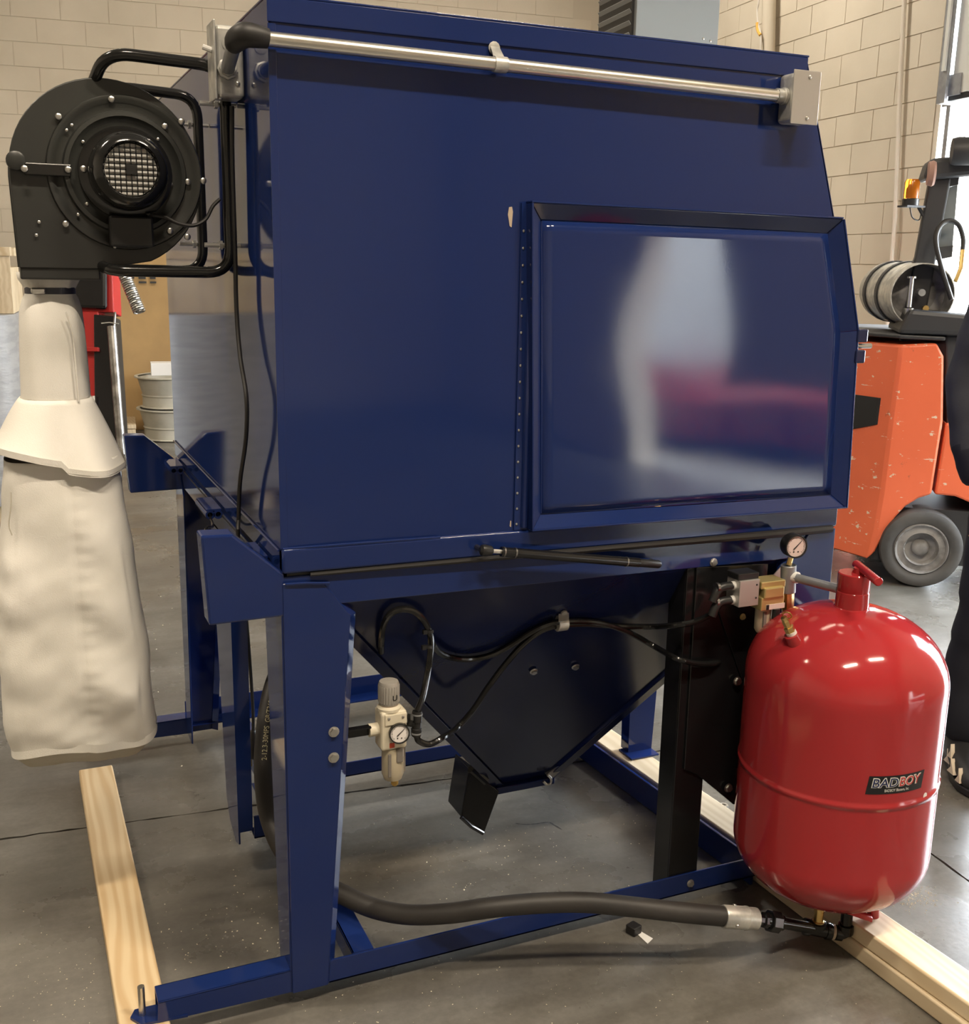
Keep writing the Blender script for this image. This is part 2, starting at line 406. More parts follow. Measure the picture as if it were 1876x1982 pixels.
# --- walls of painted concrete block
wall_back = S(rbox(MB(), WALL_L - .2, WALL_X + .2, WALL_Y, WALL_Y + .2, -.16, CEIL).build('wall_back', 'mortar_paint'))
DOORWAY = (-5.05, -4.25, 1.55); LOW_GAP = (-4.25, -2.5, .68)          # doorway inferred from the white reflection; low gap added for the red one
m = MB()
for a in ((BAY[1], WALL_Y, -.16, CEIL), (BAY[0], BAY[1], BAY[2], CEIL), (LOW_GAP[1], BAY[0], -.16, CEIL), (LOW_GAP[0], LOW_GAP[1], LOW_GAP[2], CEIL), (DOORWAY[0], DOORWAY[1], DOORWAY[2], CEIL), (WALL_F, DOORWAY[0], -.16, CEIL)):
    rbox(m, WALL_X, WALL_X + .2, *a)
wall_right = S(m.build('wall_right', 'mortar_paint'))
wall_left = S(rbox(MB(), WALL_L - .2, WALL_L, WALL_F, WALL_Y, -.16, CEIL).build('wall_left', 'wall_plain'))
wall_front = S(rbox(MB(), WALL_L - .2, WALL_X + .2, WALL_F - .2, WALL_F, -.16, CEIL).build('wall_front', 'wall_plain'))
ceiling = S(rbox(MB(), WALL_L - .2, WALL_X + .2, WALL_F - .2, WALL_Y + .2, CEIL, CEIL + .1).build('ceiling', 'ceiling_paint'))
portal('daylight_portal', RM(WALL_X + .1, (DOORWAY[0] + DOORWAY[1]) / 2, DOORWAY[2] / 2), -XR, DOORWAY[1] - DOORWAY[0], DOORWAY[2])

portal('daylight_portal', RM(WALL_X + .1, (LOW_GAP[0] + LOW_GAP[1]) / 2, LOW_GAP[2] / 2), -XR, LOW_GAP[1] - LOW_GAP[0], LOW_GAP[2])

CW, CH, JT, PROUD = .4064, .2032, .0065, .0045
_bm = MB()
_bm.box(-(CW - JT) / 2, (CW - JT) / 2, -PROUD, .01, -(CH - JT) / 2, (CH - JT) / 2)
block_me = bpy.data.meshes.new('block'); block_me.from_pydata([tuple(v) for v in _bm.v], [], _bm.f); block_me.materials.append(MATS['block_paint'])
def block(parent, p, rz, sx=1.):
    o = bpy.data.objects.new('block', block_me); COL.objects.link(o); o.parent = parent
    o.location = p + Vector((random.uniform(-.0008, .0008), 0, random.uniform(-.0008, .0008))); o.rotation_euler = (random.uniform(-.004, .004), 0, rz); o.scale = (sx, 1, 1)
z0 = 2.288 - CH * 8
for r in range(18):                      # right wall, beside the bay door
    z = z0 + CH * (r + .5)
    if z > 3.9: break
    y = BAY[1] + .02
    n_ = 0
    while y < WALL_Y - .1 and y < 6.7 + .2 * r * 0:
        w = CW if (n_ or r % 2) else CW / 2
        block(wall_right, RM(WALL_X, y + w / 2, z), TH - PI / 2, (w - JT) / (CW - JT)); y += w; n_ += 1
for r in range(15):                      # back wall, what shows at the left of the cabinet and above it
    z = 1.03 + CH * (r + .5)
    for k in range(16):
        x = -1.65 + CW * k + (CW / 2 if r % 2 else 0)
        if z < 3.2 and x > 1.4: continue
        if z < 1.3 and x > .9: continue
        if x + CW / 2 > WALL_X: continue
        block(wall_back, RM(x, WALL_Y, z), TH)

# --- bay door in the right wall: raised white panels, steel track, weather strip, daylight outside
door_1 = S(rbox(MB(), WALL_X - .10, WALL_X - .055, BAY[0] - .05, 3.80, 2.47, 3.0).build('door_1', 'door_white', bevel=.004))
rbox(MB(), WALL_X - .10, WALL_X - .055, BAY[0] - .05, 3.80, 3.005, 3.55).build('panel', 'door_white', door_1, bevel=.004)
rbox(MB(), WALL_X - .10, WALL_X - .055, BAY[0] - .05, 3.80, 3.555, 4.1).build('panel', 'door_white', door_1, bevel=.004)
rbox(MB(), WALL_X - .095, WALL_X - .06, BAY[0] - .05, 3.83, 2.435, 2.47).build('bottom_seal', 'rubber', door_1)
rbox(MB(), WALL_X - .112, WALL_X - .10, 3.72, 3.84, 2.46, 2.58).build('bottom_bracket', 'galv_dull', door_1)
trk = MB(); rbox(trk, WALL_X - .14, WALL_X - .005, 3.86, 3.87, 2.42, 4.2); rbox(trk, WALL_X - .145, WALL_X - .125, 3.80, 3.87, 2.42, 4.2); rbox(trk, WALL_X - .03, WALL_X - .005, 3.87, 3.955, 2.42, 4.2)
trim_1 = S(trk.build('trim_1', 'galv_dull'))
rbox(MB(), WALL_X - .16, WALL_X - .14, 3.81, 3.835, 2.6, 4.2).build('track_lip', 'door_white', trim_1)
for zz in (2.5, 2.62, 2.75, 3.1): bolt(RM(WALL_X - .03, 3.93, zz), -XR, .012, trim_1, 'steel', 'track_bolt')
trim_2 = S(rbox(MB(), WALL_X - .012, WALL_X + .2, 3.985, 4.02, -.01, 3.4).build('trim_2', 'white_pipe'))
trim_3 = S(rbox(MB(), WALL_X - .04, WALL_X - .01, 3.865, 3.90, 0, 2.42).build('trim_3', 'galv_dull'))
jm = MB(); rbox(jm, WALL_X + .55, WALL_X + .75, 3.72, 4.15, -.1, 3.4); trim_4 = S(jm.build('trim_4', 'plaster_white'))
jm = MB(); rbox(jm, WALL_X + .56, WALL_X + .76, 3.62, 3.72, -.1, 3.4); trim_5 = S(jm.build('trim_5', 'brick_red'))
wall_outside_added = S(rbox(MB(), WALL_X + 5.0, WALL_X + 5.3, -12, -1.5, -.1, 5.0).build('wall_outside_added', 'added_wall_grey'))  # unseen wall added to dim the doorway's reflection in the cabinet door
ground = S(rbox(MB(), WALL_X + .2, WALL_X + 14, -14, 14, -.2, -.02).build('ground_outside', 'outside_ground'))

# --- ceiling lamps (out of frame above): long warm strip fixtures
def strip_light(x, y, label, e, w=1.25, col=(1., .85, .66)):
    p = RM(x, y, CEIL - .55)
    t = thing('strip_light', p, label, 'ceiling lamp', 'strip lamps under the roof')
    b = MB(); rbox(b, x - w / 2, x + w / 2, y - .07, y + .07, CEIL - .53, CEIL - .46); b.build('housing', 'lamp_white', t)
    for s in (-.45, .45): MB().cyl(RM(x + s, y, CEIL - .46), RM(x + s, y, CEIL), .008, 6).build('hanger', 'steel', t)
    l = bpy.data.lights.new('strip_lamp', 'AREA'); l.shape = 'RECTANGLE'; l.size = w; l.size_y = .13; l.energy = e; l.color = col
    lo = bpy.data.objects.new('strip_lamp', l); COL.objects.link(lo); lo.parent = t; lo.location = (0, 0, 0); lo.rotation_euler = (0, 0, TH)
strip_light(-.3, -2.6, 'long warm strip lamp hung over the front of the cabinet', 185)
strip_light(2.3, -2.3, 'long warm strip lamp hung nearest the open doorway', 170)
strip_light(-3.2, .6, 'long warm strip lamp hung left of the dust bag', 140)
strip_light(-1.2, 5.6, 'long warm strip lamp hung over the wrapped pallet', 50)
strip_light(2.6, 5.4, 'long warm strip lamp hung over the space behind the cabinet', 140, col=(1., .90, .76))

# --- unit heater hung high near the right wall
h0 = thing('unit_heater', (3.238,4.066,2.849), 'grey unit heater with dark slanted louvres hung high behind the cabinet', 'heater')
hx0, hx1, hy0, hy1 = 2.75, 3.32, 4.48, 5.02
b = MB(); rbox(b, hx0 + .012, hx1, hy0, hy1, 2.60, 3.7); b.build('case', 'heater_grey', h0, bevel=.004)
b = MB(); rbox(b, hx0 - .004, hx0 + .012, hy0 + .03, hy1 - .02, 2.63, 3.67); b.build('louvre_recess', 'heater_dark', h0)
for k in range(15):
    z = 2.66 + .066 * k
    if z > 3.62: break
    MB().obox(RM(hx0 - .008, (hy0 + hy1) / 2, z), YR * .235, XR * .010 + Vector((0, 0, -.014)), XR * .0012 + Vector((0, 0, .0012))).build('louvre', 'heater_grey', h0)
for s in (0, 1):
    for q in (0, 1): MB().cyl(RM(hx0 + .1 + .38 * s, hy0 + .1 + .34 * q, 3.7), RM(hx0 + .1 + .38 * s, hy0 + .1 + .34 * q, CEIL), .008, 6).build('hanger_rod', 'steel', h0)
for p in ((1378,64), (1400,67)): pass
bolt(RM(hx1 - .10, hy0, 2.80), -YR, .008, h0, name='screw', style='dome'); bolt(RM(hx1 - .05, hy0, 2.79), -YR, .008, h0, name='screw', style='dome')

# --- pipes and wires on the right wall
tag(MB().tube([(4.9925,3.9593,3.4863), (4.9898,3.9318,3.118), (4.9871,3.9039,2.7435), (4.9839,3.8704,2.3623), (4.9787,3.8166,1.7792), (4.9781,3.8097,1.4992), (4.9715,3.7419,0.1443)], .016, 10).build('conduit_pipe', 'white_pipe'),
    'thin cream conduit pipe running up the block wall beside the bay door', 'pipe')
tag(MB().tube([(5.0915,5.5091,4.0118), (5.0787,5.3768,2.674)], .052, 16).build('downpipe', 'mortar_paint'), 'thick beige vertical pipe on the block wall behind the cabinet top', 'pipe')
w = thing('hanging_cable', (5.0001,5.3952,2.8938), 'pale hanging cable with an orange joint in front of the thick beige pipe', 'cable')
MB().tube(catmull([(5.0098,5.4957,3.6418), (5.0076,5.4731,3.4203), (5.0088,5.4851,3.35), (5.0061,5.4573,3.2498), (5.0014,5.4086,3.1532), (5.0004,5.3982,3.0233), (4.9994,5.3878,2.8927)], 5), .007, 6).build('cord', 'cable_white', w)
MB().tube(catmull([(5.0019,5.4653,3.2581), (5.0005,5.4509,3.2042), (4.9964,5.4092,3.1602)], 4), .012, 8).build('joint', 'orange_wire', w)

# ================================================================== TIMBER ON THE FLOOR
def board(name, x0, x1, y0, y1, z0, z1, m, label):
    return tag(MB().box(x0, x1, y0, y1, z0, z1).build(name, m, bevel=.0045, seg=3, smooth=60), label, 'board')
board('timber_board', -.321, -.232, -.62, 1.148, .0005, .0385, 'pine', 'pale pine board lying flat under the left outrigger below the dust bag')
def skew_board(xl, k, y0, y1, z0, z1, m, label):
    return tag(MB().prism([(xl + k * y0, y0, z0), (xl + k * y0 + .088, y0, z0), (xl + k * y1 + .088, y1, z0), (xl + k * y1, y1, z0)], (0, 0, z1 - z0)).build('timber_board', m, bevel=.0045, seg=3, smooth=60), label, 'board')
skew_board(1.127, -.045, -.72, .80, .0005, .0382, 'pine_dry', 'lower pine board of the stacked pair under the red tank')
skew_board(1.124, -.065, -.70, .80, .0387, .0765, 'pine_pale', 'upper pine board of the stacked pair under the red tank')

# ================================================================== BLAST CABINET
BX, BD, ZT = 1.25, 1.30, 1.838
cab = thing('blast_cabinet', (.6, .65, 0), 'big glossy dark blue steel blast cabinet on tapered legs with a sloping front', 'blast cabinet')
BP = 'blue_paint'
prof = [(0, .925), (0, ZT), (1.072, ZT), (1.174, 1.537), (1.25, 1.315), (1.25, .905)]
def side(y, t, name):
    return MB().prism([(x, y, z) for x, z in prof], (0, t, 0)).build(name, BP, cab, smooth=None, bevel=.0015)
side(0, .004, 'side_panel'); side(BD - .004, .004, 'side_panel')
# back panel: a big sheet with a very slight oil-can bulge
def sheet(name, p00, p10, p11, p01, nrm, amp, n=14, seed=0, material=BP, t=.004, parent=cab):
    p00, p10, p11, p01, nrm = map(vec, (p00, p10, p11, p01, nrm)); g1 = []
    for j in range(n + 1):
        for i in range(n + 1):
            u, v = i / n, j / n
            p = p00.lerp(p10, u).lerp(p01.lerp(p11, u), v)
            e = min(1, 6 * u * (1 - u) * 4 / 4) * min(1, 6 * v * (1 - v))
            g1.append(p + nrm * amp * e * noise.noise(Vector((u * 2.2 + seed, v * 2.2, seed))))
    N = (n + 1) ** 2; fs = []
    for j in range(n):
        for i in range(n):
            a = j * (n + 1) + i; fs.append((a, a + 1, a + n + 2, a + n + 1)); fs.append((N + a, N + a + n + 1, N + a + n + 2, N + a + 1))
    ring = [i for i in range(n + 1)] + [(j + 1) * (n + 1) - 1 for j in range(1, n + 1)] + [n * (n + 1) + i for i in range(n - 1, -1, -1)] + [j * (n + 1) for j in range(n - 1, 0, -1)]
    for a, b_ in zip(ring, ring[1:] + ring[:1]): fs.append((b_, a, N + a, N + b_))
    return MB().add(g1 + [p - nrm * t for p in g1], fs).build(name, material, parent, smooth=20)
sheet('back_panel', (0, BD, .885), (0, 0, .885), (0, 0, ZT), (0, BD, ZT), (-1, 0, 0), .0022, seed=3)
MB().prism([(1.072, 0, ZT), (1.2497, 0, 1.315), (1.2455, 0, 1.315), (1.068, 0, ZT)], (0, BD, 0)).build('sloped_front', BP, cab, smooth=None)
MB().box(1.246, 1.25, 0, BD, .87, 1.315).build('front_panel', BP, cab, smooth=None)
# roof with a turned-down lip
m = MB().box(-.002, 1.076, -.003, BD + .003, ZT, ZT + .004); m.box(-.002, 1.0735, -.0032, 0, ZT - .038, ZT); m.box(-.002, 1.0735, BD, BD + .0032, ZT - .038, ZT)
m.build('roof', BP, cab, smooth=None, bevel=.002)
# corner edge of the back panel folded round the side
MB().box(-.0015, .012, -.0025, .0, .93, ZT - .04).build('corner_fold', BP, cab, smooth=None, bevel=.001)
# flange along the foot of the hood, seam gasket
def sz(x): return -.010 * x
def band(y0, y1, za, zb, x0=0., x1=BX):
    return MB().add([(x0, y0, za + sz(x0)), (x1, y0, za + sz(x1)), (x1, y1, za + sz(x1)), (x0, y1, za + sz(x0)), (x0, y0, zb + sz(x0)), (x1, y0, zb + sz(x1)), (x1, y1, zb + sz(x1)), (x0, y1, zb + sz(x0))],
                    [(3, 2, 1, 0), (4, 5, 6, 7), (0, 1, 5, 4), (1, 2, 6, 5), (2, 3, 7, 6), (3, 0, 4, 7)])
band(-.008, .02, .885, .931).build('hood_flange', BP, cab, smooth=40, bevel=.005, seg=3)
band(BD - .02, BD + .006, .885, .930).build('hood_flange', BP, cab, smooth=None, bevel=.002)
MB().tube(catmull([(.002, -.003, .9305), (.08, -.006, .9305), (.18, -.006, .9295), (.30, -.0055, .9275)], 5), .0028, 6).build('weld_bead', BP, cab)
MB().box(.01, BX - .01, .004, BD - .004, .855, .90).build('tray', 'black_plastic', cab, smooth=None)
MB().tube([(.05, -.005, .8795), (.4, -.008, .8775), (.8, -.010, .873), (1.10, -.012, .870), (1.235, -.006, .868)], [.004, .0055, .007, .009, .009], 8).build('gasket', 'rubber', cab)
# base frame: top rails
band(0, .045, .818, .878, 0, BX).build('frame_rail', BP, cab, smooth=None, bevel=.0018)
band(BD - .045, BD, .818, .878, 0, BX).build('frame_rail', BP, cab, smooth=None, bevel=.0018)
MB().box(0, .04, .045, BD - .045, .815, .872).build('frame_rail', BP, cab, smooth=None)
MB().box(BX - .04, BX, .045, BD - .045, .805, .862).build('frame_rail', BP, cab, smooth=None)

# tapered folded legs
def leg(cx, cy, sx, sy, zb=.033):
    m = MB()
    o = [(0, .866), (.086, .860), (.140, .792), (.086, zb), (0, zb)]; i_ = [(0, .866), (.074, .860), (.124, .792), (.070, zb), (0, zb)]
    T = .0045
    m.prism([(cx + sx * x, cy - sy * .004, z) for x, z in i_], (0, sy * T, 0))
    # folded flange along the sloping edge
    e = [(x, z) for x, z in i_[1:4]]; e2 = [(x, z) for x, z in o[1:4]]
    for k in range(2):
        a, b_, c, d = e[k], e[k + 1], e2[k + 1], e2[k]
        m.prism([(cx + sx * a[0], cy - sy * .004, a[1]), (cx + sx * b_[0], cy - sy * .004, b_[1]), (cx + sx * c[0], cy + sy * .013, c[1]), (cx + sx * d[0], cy + sy * .013, d[1])], (0, sy * T, 0))
    m.prism([(cx - sx * .003, cy + sy * x, z) for x, z in o], (sx * T, 0, 0))
    return m.build('leg', BP, cab, smooth=None, bevel=.0012)
leg(0, 0, 1, 1); leg(BX, 0, -1, 1, .0775); leg(0, BD, 1, -1); leg(BX, BD, -1, -1)
MB().tube([(.004, -.006, .866), (.04, -.007, .865), (.085, -.006, .860)], .0028, 6).build('weld_bead', BP, cab)
# middle legs on the back and front
MB().prism([(0, .52, .82), (0, .74, .82), (0, .665, .13), (0, .63, .085), (0, .56, .062), (0, .52, .075)], (.004, 0, 0)).build('leg', BP, cab, smooth=None)
MB().prism([(.004, .52, .82), (.038, .52, .82), (.034, .52, .105), (.004, .52, .105)], (0, .004, 0)).build('leg_flange', BP, cab, smooth=None)
MB().prism([(1.115, .60, .81), (1.225, .60, .81), (1.195, .60, .082), (1.118, .60, .082)], (0, .004, 0)).build('leg', BP, cab, smooth=None)
MB().prism([(1.115, .604, .81), (1.115, .66, .81), (1.118, .64, .082), (1.118, .604, .082)], (.004, 0, 0)).build('leg_flange', BP, cab, smooth=None)
MB().box(1.105, 1.195, .56, .63, .078, .082).build('foot_plate', BP, cab, smooth=None)
# floor rails: angle iron
def rail_x(y, x0, x1, z0, z1, fl): return MB().box(x0, x1, y, y + .005, z0, z1).box(x0, x1, min(y, y + fl), max(y, y + fl), z0, z0 + .005).build('floor_rail', BP, cab, smooth=None, bevel=.0012)
def rail_y(x, y0, y1, z0, z1, fl): return MB().box(x, x + .005, y0, y1, z0, z1).box(min(x, x + fl), max(x, x + fl), y0, y1, z1 - .005, z1).build('floor_rail', BP, cab, smooth=None, bevel=.0012)
rail_x(0.0005, .06, 1.112, .033, .083, .05)
rail_x(.81, .10, 1.045, .050, .092, .05)
rail_x(1.345, 0, 1.25, .055, .115, -.06)
rail_x(.585, .05, .22, .045, .105, .05)
rail_y(.125, .01, 1.34, .033, .081, .045)
MB().prism([(1.112, .012, .003), (1.104, .012, .003), (1.104 - .065 * 1.34, 1.34, .003), (1.112 - .065 * 1.34, 1.34, .003)], (0, 0, .071)).build('floor_rail', BP, cab, smooth=None, bevel=.0012)
# outriggers lying on the boards
def outrigger(y):
    m = MB().prism([(-.255, y, .0395), (.0, y, .0335), (.0, y, .083), (-.252, y, .083)], (0, .004, 0))
    m.box(-.252, 0, y, y + .052, .079, .083); m.box(-.252, 0, y + .048, y + .052, .04, .083)
    m.build('outrigger', BP, cab, smooth=None, bevel=.0015)
    MB().prism([(-.300, y + .030, .0392), (-.284, y + .004, .0392), (-.20, y - .003, .0392), (-.20, y + .05, .0392), (-.29, y + .05, .0392)], (0, 0, .005)).build('outrigger_foot', BP, cab, smooth=None)
outrigger(0); outrigger(1.29)
st = MB().cyl((-.278, .03, .039), (-.278, .03, .104), .0065, 12); st.build('lag_screw', 'steel', cab)
# ears carrying the hood hinges at the back
def ear(y, dz=0.):
    m = MB().prism([(-.139, y, .966 + dz), (-.085, y, .964 + dz), (.004, y, .884 + dz), (.004, y, .805 + dz), (-.131, y, .803 + dz)], (0, .05, 0))
    m.build('hinge_ear', BP, cab, smooth=None, bevel=.004)
ear(-.002); ear(1.27, -.016)
def knuckle(y0, y1, z):
    m = MB()
    for dx in (-.030, -.012):
        m.lathe([(.0105, 0), (.0105, y1 - y0), (.006, y1 - y0), (.006, 0), (.0105, 0)], (dx, y0, z), (0, 1, 0), 14, caps=False)
    m.box(-.038, -.004, y0 + .004, y1 - .004, z + .008, z + .012)
    m.build('hinge_knuckle', BP, cab)
knuckle(1.12, 1.24, .872); knuckle(.56, .70, .872); knuckle(.09, .21, .882)
MB().tube(catmull([(-.03, .56, .868), (-.035, .50, .86), (-.06, .44, .87), (-.07, .40, .83)], 5), .003, 6).build('hinge_wire', 'black_gloss', cab)
MB().tube([(-.003, 0.01, .925), (-.003, BD, .925)], .0022, 6).build('weld_bead', BP, cab)
MB().tube([(-.004, 0.01, .868), (-.004, BD, .868)], .0016, 6).build('seam', 'black_plastic', cab)
bolt((.0895, -.0045, .569), (0, -1, 0), .0085, cab); bolt((.0885, -.0045, .517), (0, -1, 0), .0085, cab)
bolt((.928, -.001, .818), (0, -1, 0), .0075, cab); bolt((.923, -.001, .058), (0, -1, 0), .0075, cab)
# paint chips
for pts in ([(0.43,-0.001,1.53), (0.436,-0.001,1.531), (0.438,-0.001,1.522), (0.437,-0.001,1.509), (0.436,-0.001,1.495), (0.432,-0.001,1.497), (0.43,-0.001,1.508), (0.428,-0.001,1.517)],
            [(0.447,-0.001,0.947), (0.449,-0.001,0.946), (0.449,-0.001,0.934), (0.446,-0.001,0.936)]):
    MB().prism(pts, (0, .0004, 0)).build('paint_chip', 'primer_chip', cab, smooth=None)

# --- side access door: sheet with an outward splayed rim, piano hinge, latch
door_out = [(0.463,-0.026,1.538), (1.176,-0.026,1.532), (1.24,-0.026,1.305), (1.255,-0.026,0.917), (0.482,-0.026,0.928)]
dr = door_out
cx_ = sum(p[0] for p in dr) / 5; cz_ = sum(p[2] for p in dr) / 5
def inset(poly, d):
    out = []; n = len(poly)
    for i in range(n):
        p0, p1, p2 = (Vector((poly[(i + k - 1) % n][0], poly[(i + k - 1) % n][2])) for k in range(3))
        d1 = (p1 - p0).normalized(); d2 = (p2 - p1).normalized()
        n1 = Vector((d1.y, -d1.x)); n2 = Vector((d2.y, -d2.x)); b_ = (n1 + n2).normalized()
        q = p1 + b_ * d / max(.3, b_.dot(n1)); out.append(q)
    return out
o2 = [Vector((p[0], p[2])) for p in dr]; i2 = inset(dr, .030)
if abs((i2[0] - Vector((cx_, cz_))).length) > abs((o2[0] - Vector((cx_, cz_))).length): i2 = inset(dr, -.030)
side_door = None
# panel (slightly dished sheet)
def in_poly(u, v):
    # u across from the hinge edge, v from bottom to top, panel bounded by the inset outline
    z = i2[4].y + (i2[0].y - i2[4].y) * v
    def xr(z):
        for a, b_ in ((i2[1], i2[2]), (i2[2], i2[3])):
            if min(a.y, b_.y) - 1e-6 <= z <= max(a.y, b_.y) + 1e-6: return a.x + (b_.x - a.x) * (z - a.y) / (b_.y - a.y)
        return i2[3].x if z < i2[3].y else i2[1].x
    zt = i2[0].y + (i2[1].y - i2[0].y) * u; zb = i2[4].y + (i2[3].y - i2[4].y) * u
    z = zb + (zt - zb) * v
    xl = i2[4].x + (i2[0].x - i2[4].x) * v
    return xl + (xr(z) - xl) * u, z
nn = 28; gv = []
for j in range(nn + 1):
    for i in range(nn + 1):
        u, v = i / nn, j / nn; x, z = in_poly(u, v)
        e = (4 * u * (1 - u)) * (4 * v * (1 - v))
        dish = .0030 * e * math.sin(u * 3.0) + .0018 * e * noise.noise(Vector((u * 1.9 + 4.2, v * 2.1 + 1.1, 0)))
        gv.append((x, -.007 + dish, z))
fs = [(j * (nn + 1) + i, j * (nn + 1) + i + 1, (j + 1) * (nn + 1) + i + 1, (j + 1) * (nn + 1) + i) for j in range(nn) for i in range(nn)]
side_door = MB().add(gv, fs).build('side_door', BP, cab, smooth=30)
so = side_door.modifiers.new('thickness', 'SOLIDIFY'); so.thickness = .003; so.offset = 0
m = MB()
for k in range(5):
    a, b_ = k, (k + 1) % 5
    A, B, Ci, Di = o2[a], o2[b_], i2[b_], i2[a]
    yo = -.026; yi = -.005
    m.prism([(A.x, yo, A.y), (B.x, yo, B.y), (Ci.x, yi, Ci.y), (Di.x, yi, Di.y)], (0, .004, 0))
rim = m.build('door_rim', BP, side_door, smooth=None, bevel=.0012)
m = MB()
for k in range(5):
    A, B = o2[k], o2[(k + 1) % 5]; m.prism([(A.x, -.028, A.y), (B.x, -.028, B.y), (B.x, -.001, B.y), (A.x, -.001, A.y)], (0, 0, .004) if k in (0, 3) else (.004, 0, 0))
m.build('door_edge', BP, side_door, smooth=None, bevel=.0015)
m = MB()
for k in range(5):
    A, B = i2[k], i2[(k + 1) % 5]; m.tube([(A.x, -.006, A.y), ((A.x + B.x) / 2, -.007, (A.y + B.y) / 2), (B.x, -.006, B.y)], .0022, 6)
m.build('door_weld', BP, side_door)
hx = o2[4].x - .014
MB().box(hx - .014, hx + .012, -.004, .0005, o2[4].y, o2[0].y).build('piano_hinge', BP, side_door, smooth=None)
zz = o2[4].y + .012; k = 0
while zz < o2[0].y - .03:
    bolt((hx - .009, -.004, zz), (0, -1, 0), .0026, side_door, 'steel', 'hinge_rivet', 'dome'); zz += .0305; k += 1
MB().lathe([(.0062, 0), (.0062, o2[0].y - o2[4].y - .01)], (hx + .006, -.006, o2[4].y + .005), (0, 0, 1), 8).build('hinge_barrel', BP, side_door)
# latch at the free edge
lt = MB().box(1.240, 1.268, -.030, -.002, 1.280, 1.308); lt.box(1.240, 1.266, -.030, -.002, 1.236, 1.264); lt.build('latch', 'blue_paint_shaded', side_door, smooth=None, bevel=.003)
MB().cyl((1.250, -.018, 1.272), (1.286, -.02, 1.272), .0055, 10).build('latch_bolt', 'steel', side_door)

# --- hopper under the frame
hop_b = .42
HT = [(.072, .01, .815), (1.18, .01, .805), (1.18, 1.29, .805), (.072, 1.29, .815)]
HB = [(.625, .42, .160), (.772, .425, .150), (.772, .56, .150), (.625, .56, .160)]
hop = None
for k in range(4):
    a, b_ = k, (k + 1) % 4
    pts = [vec(HT[a]), vec(HT[b_]), vec(HB[b_]), vec(HB[a])]
    nr = (pts[1] - pts[0]).cross(pts[3] - pts[0]).normalized() * .004
    m = MB().prism(pts, nr)
    if hop is None: hop = m.build('hopper', 'blue_paint_shaded', cab, smooth=None); 
    else: m.build('hopper_side', 'blue_paint_shaded', hop, smooth=None)
for s, (A, B) in enumerate(((HT[0], HB[0]), (HT[1], HB[1]))):
    A, B = vec(A), vec(B); d = Vector((1, 0, 0)) * (1 if s == 0 else -1); nr = Vector((0, -.848, -.531))
    MB().prism([A - d * .012 + nr * .005, A + d * .018 + nr * .005, B + d * .018 + nr * .005, B - d * .012 + nr * .005], nr * .003).build('hopper_seam', 'blue_paint_shaded', hop, smooth=None, bevel=.001)
MB().box(.618, .78, .405, .575, .140, .158).build('hopper_collar', BP, hop, smooth=None, bevel=.002)
# drop chute hanging at the outlet
ch = MB().prism([(0.54,0.4,0.229), (0.624,0.4,0.151), (0.585,0.4,0.046), (0.521,0.4,0.101)], (0, .09, 0)); ch.build('chute', 'black_paint', hop, smooth=None, bevel=.003)
MB().tube([(0.517,0.39,0.107), (0.544,0.39,0.077), (0.576,0.39,0.052)], .005, 8).build('chute_lip', 'black_paint', hop)
MB().cyl((0.537,0.38,0.238), (0.576,0.38,0.197), .011, 10).build('chute_hinge', 'black_paint', hop)
MB().prism([(0.754,0.4,0.172), (0.793,0.4,0.196), (0.803,0.4,0.183), (0.769,0.4,0.158)], (0, .03, 0)).build('outlet_bracket', 'zinc', hop, smooth=None)
MB().tube(catmull([(0.757,0.4,0.171), (0.766,0.4,0.161), (0.766,0.4,0.147), (0.755,0.4,0.146), (0.745,0.4,0.156)], 4), .0035, 8).build('outlet_clip', 'steel', hop)
hn = (0, -.848, -.531)
bolt((0.5901,0.1645,0.5587), hn, .0075, hop); bolt((0.696,0.1675,0.5539), hn, .0075, hop)
# dark ledge box behind the hopper
tag(MB().box(.86, 1.03, .86, .99, .002, .10).build('foot_pedal', 'black_plastic', smooth=None, bevel=.008), 'black foot pedal box on the floor behind the hopper', 'pedal')
# bright see-through gap between rail and front leg, drawn later as a pale triangle
# --- black post and mounting plate for the tank
post = MB().box(.868, .944, .0062, .0112, .034, .82); post.box(.868, .873, .0112, .07, .034, .82)
post.build('tank_post', 'black_paint', cab, smooth=None, bevel=.0012)
pl = MB().prism([(.888, .0055, .81), (1.075, .0055, .80), (1.075, .0055, .235), (1.03, .0055, .232), (.925, .0055, .325), (.888, .0055, .345)], (0, -.005, 0))
pl.build('tank_plate', 'black_paint', cab, smooth=None, bevel=.0015)
MB().prism([(0.935,-0.004,0.736), (1.029,-0.004,0.527), (1.079,-0.004,0.52), (1.061,-0.004,0.722)], (0, .003, 0)).build('plate_overlay', 'black_paint', cab, smooth=None, bevel=.001)  # second sheet added so its left edge gives the slanting highlight line
bolt((1.009,-0.006,0.539), (0, -1, 0), .0085, cab); bolt((1.006,-0.006,0.282), (0, -1, 0), .0085, cab); bolt((1.011,-0.006,0.688), (0, -1, 0), .006, cab, 'gold_zinc')

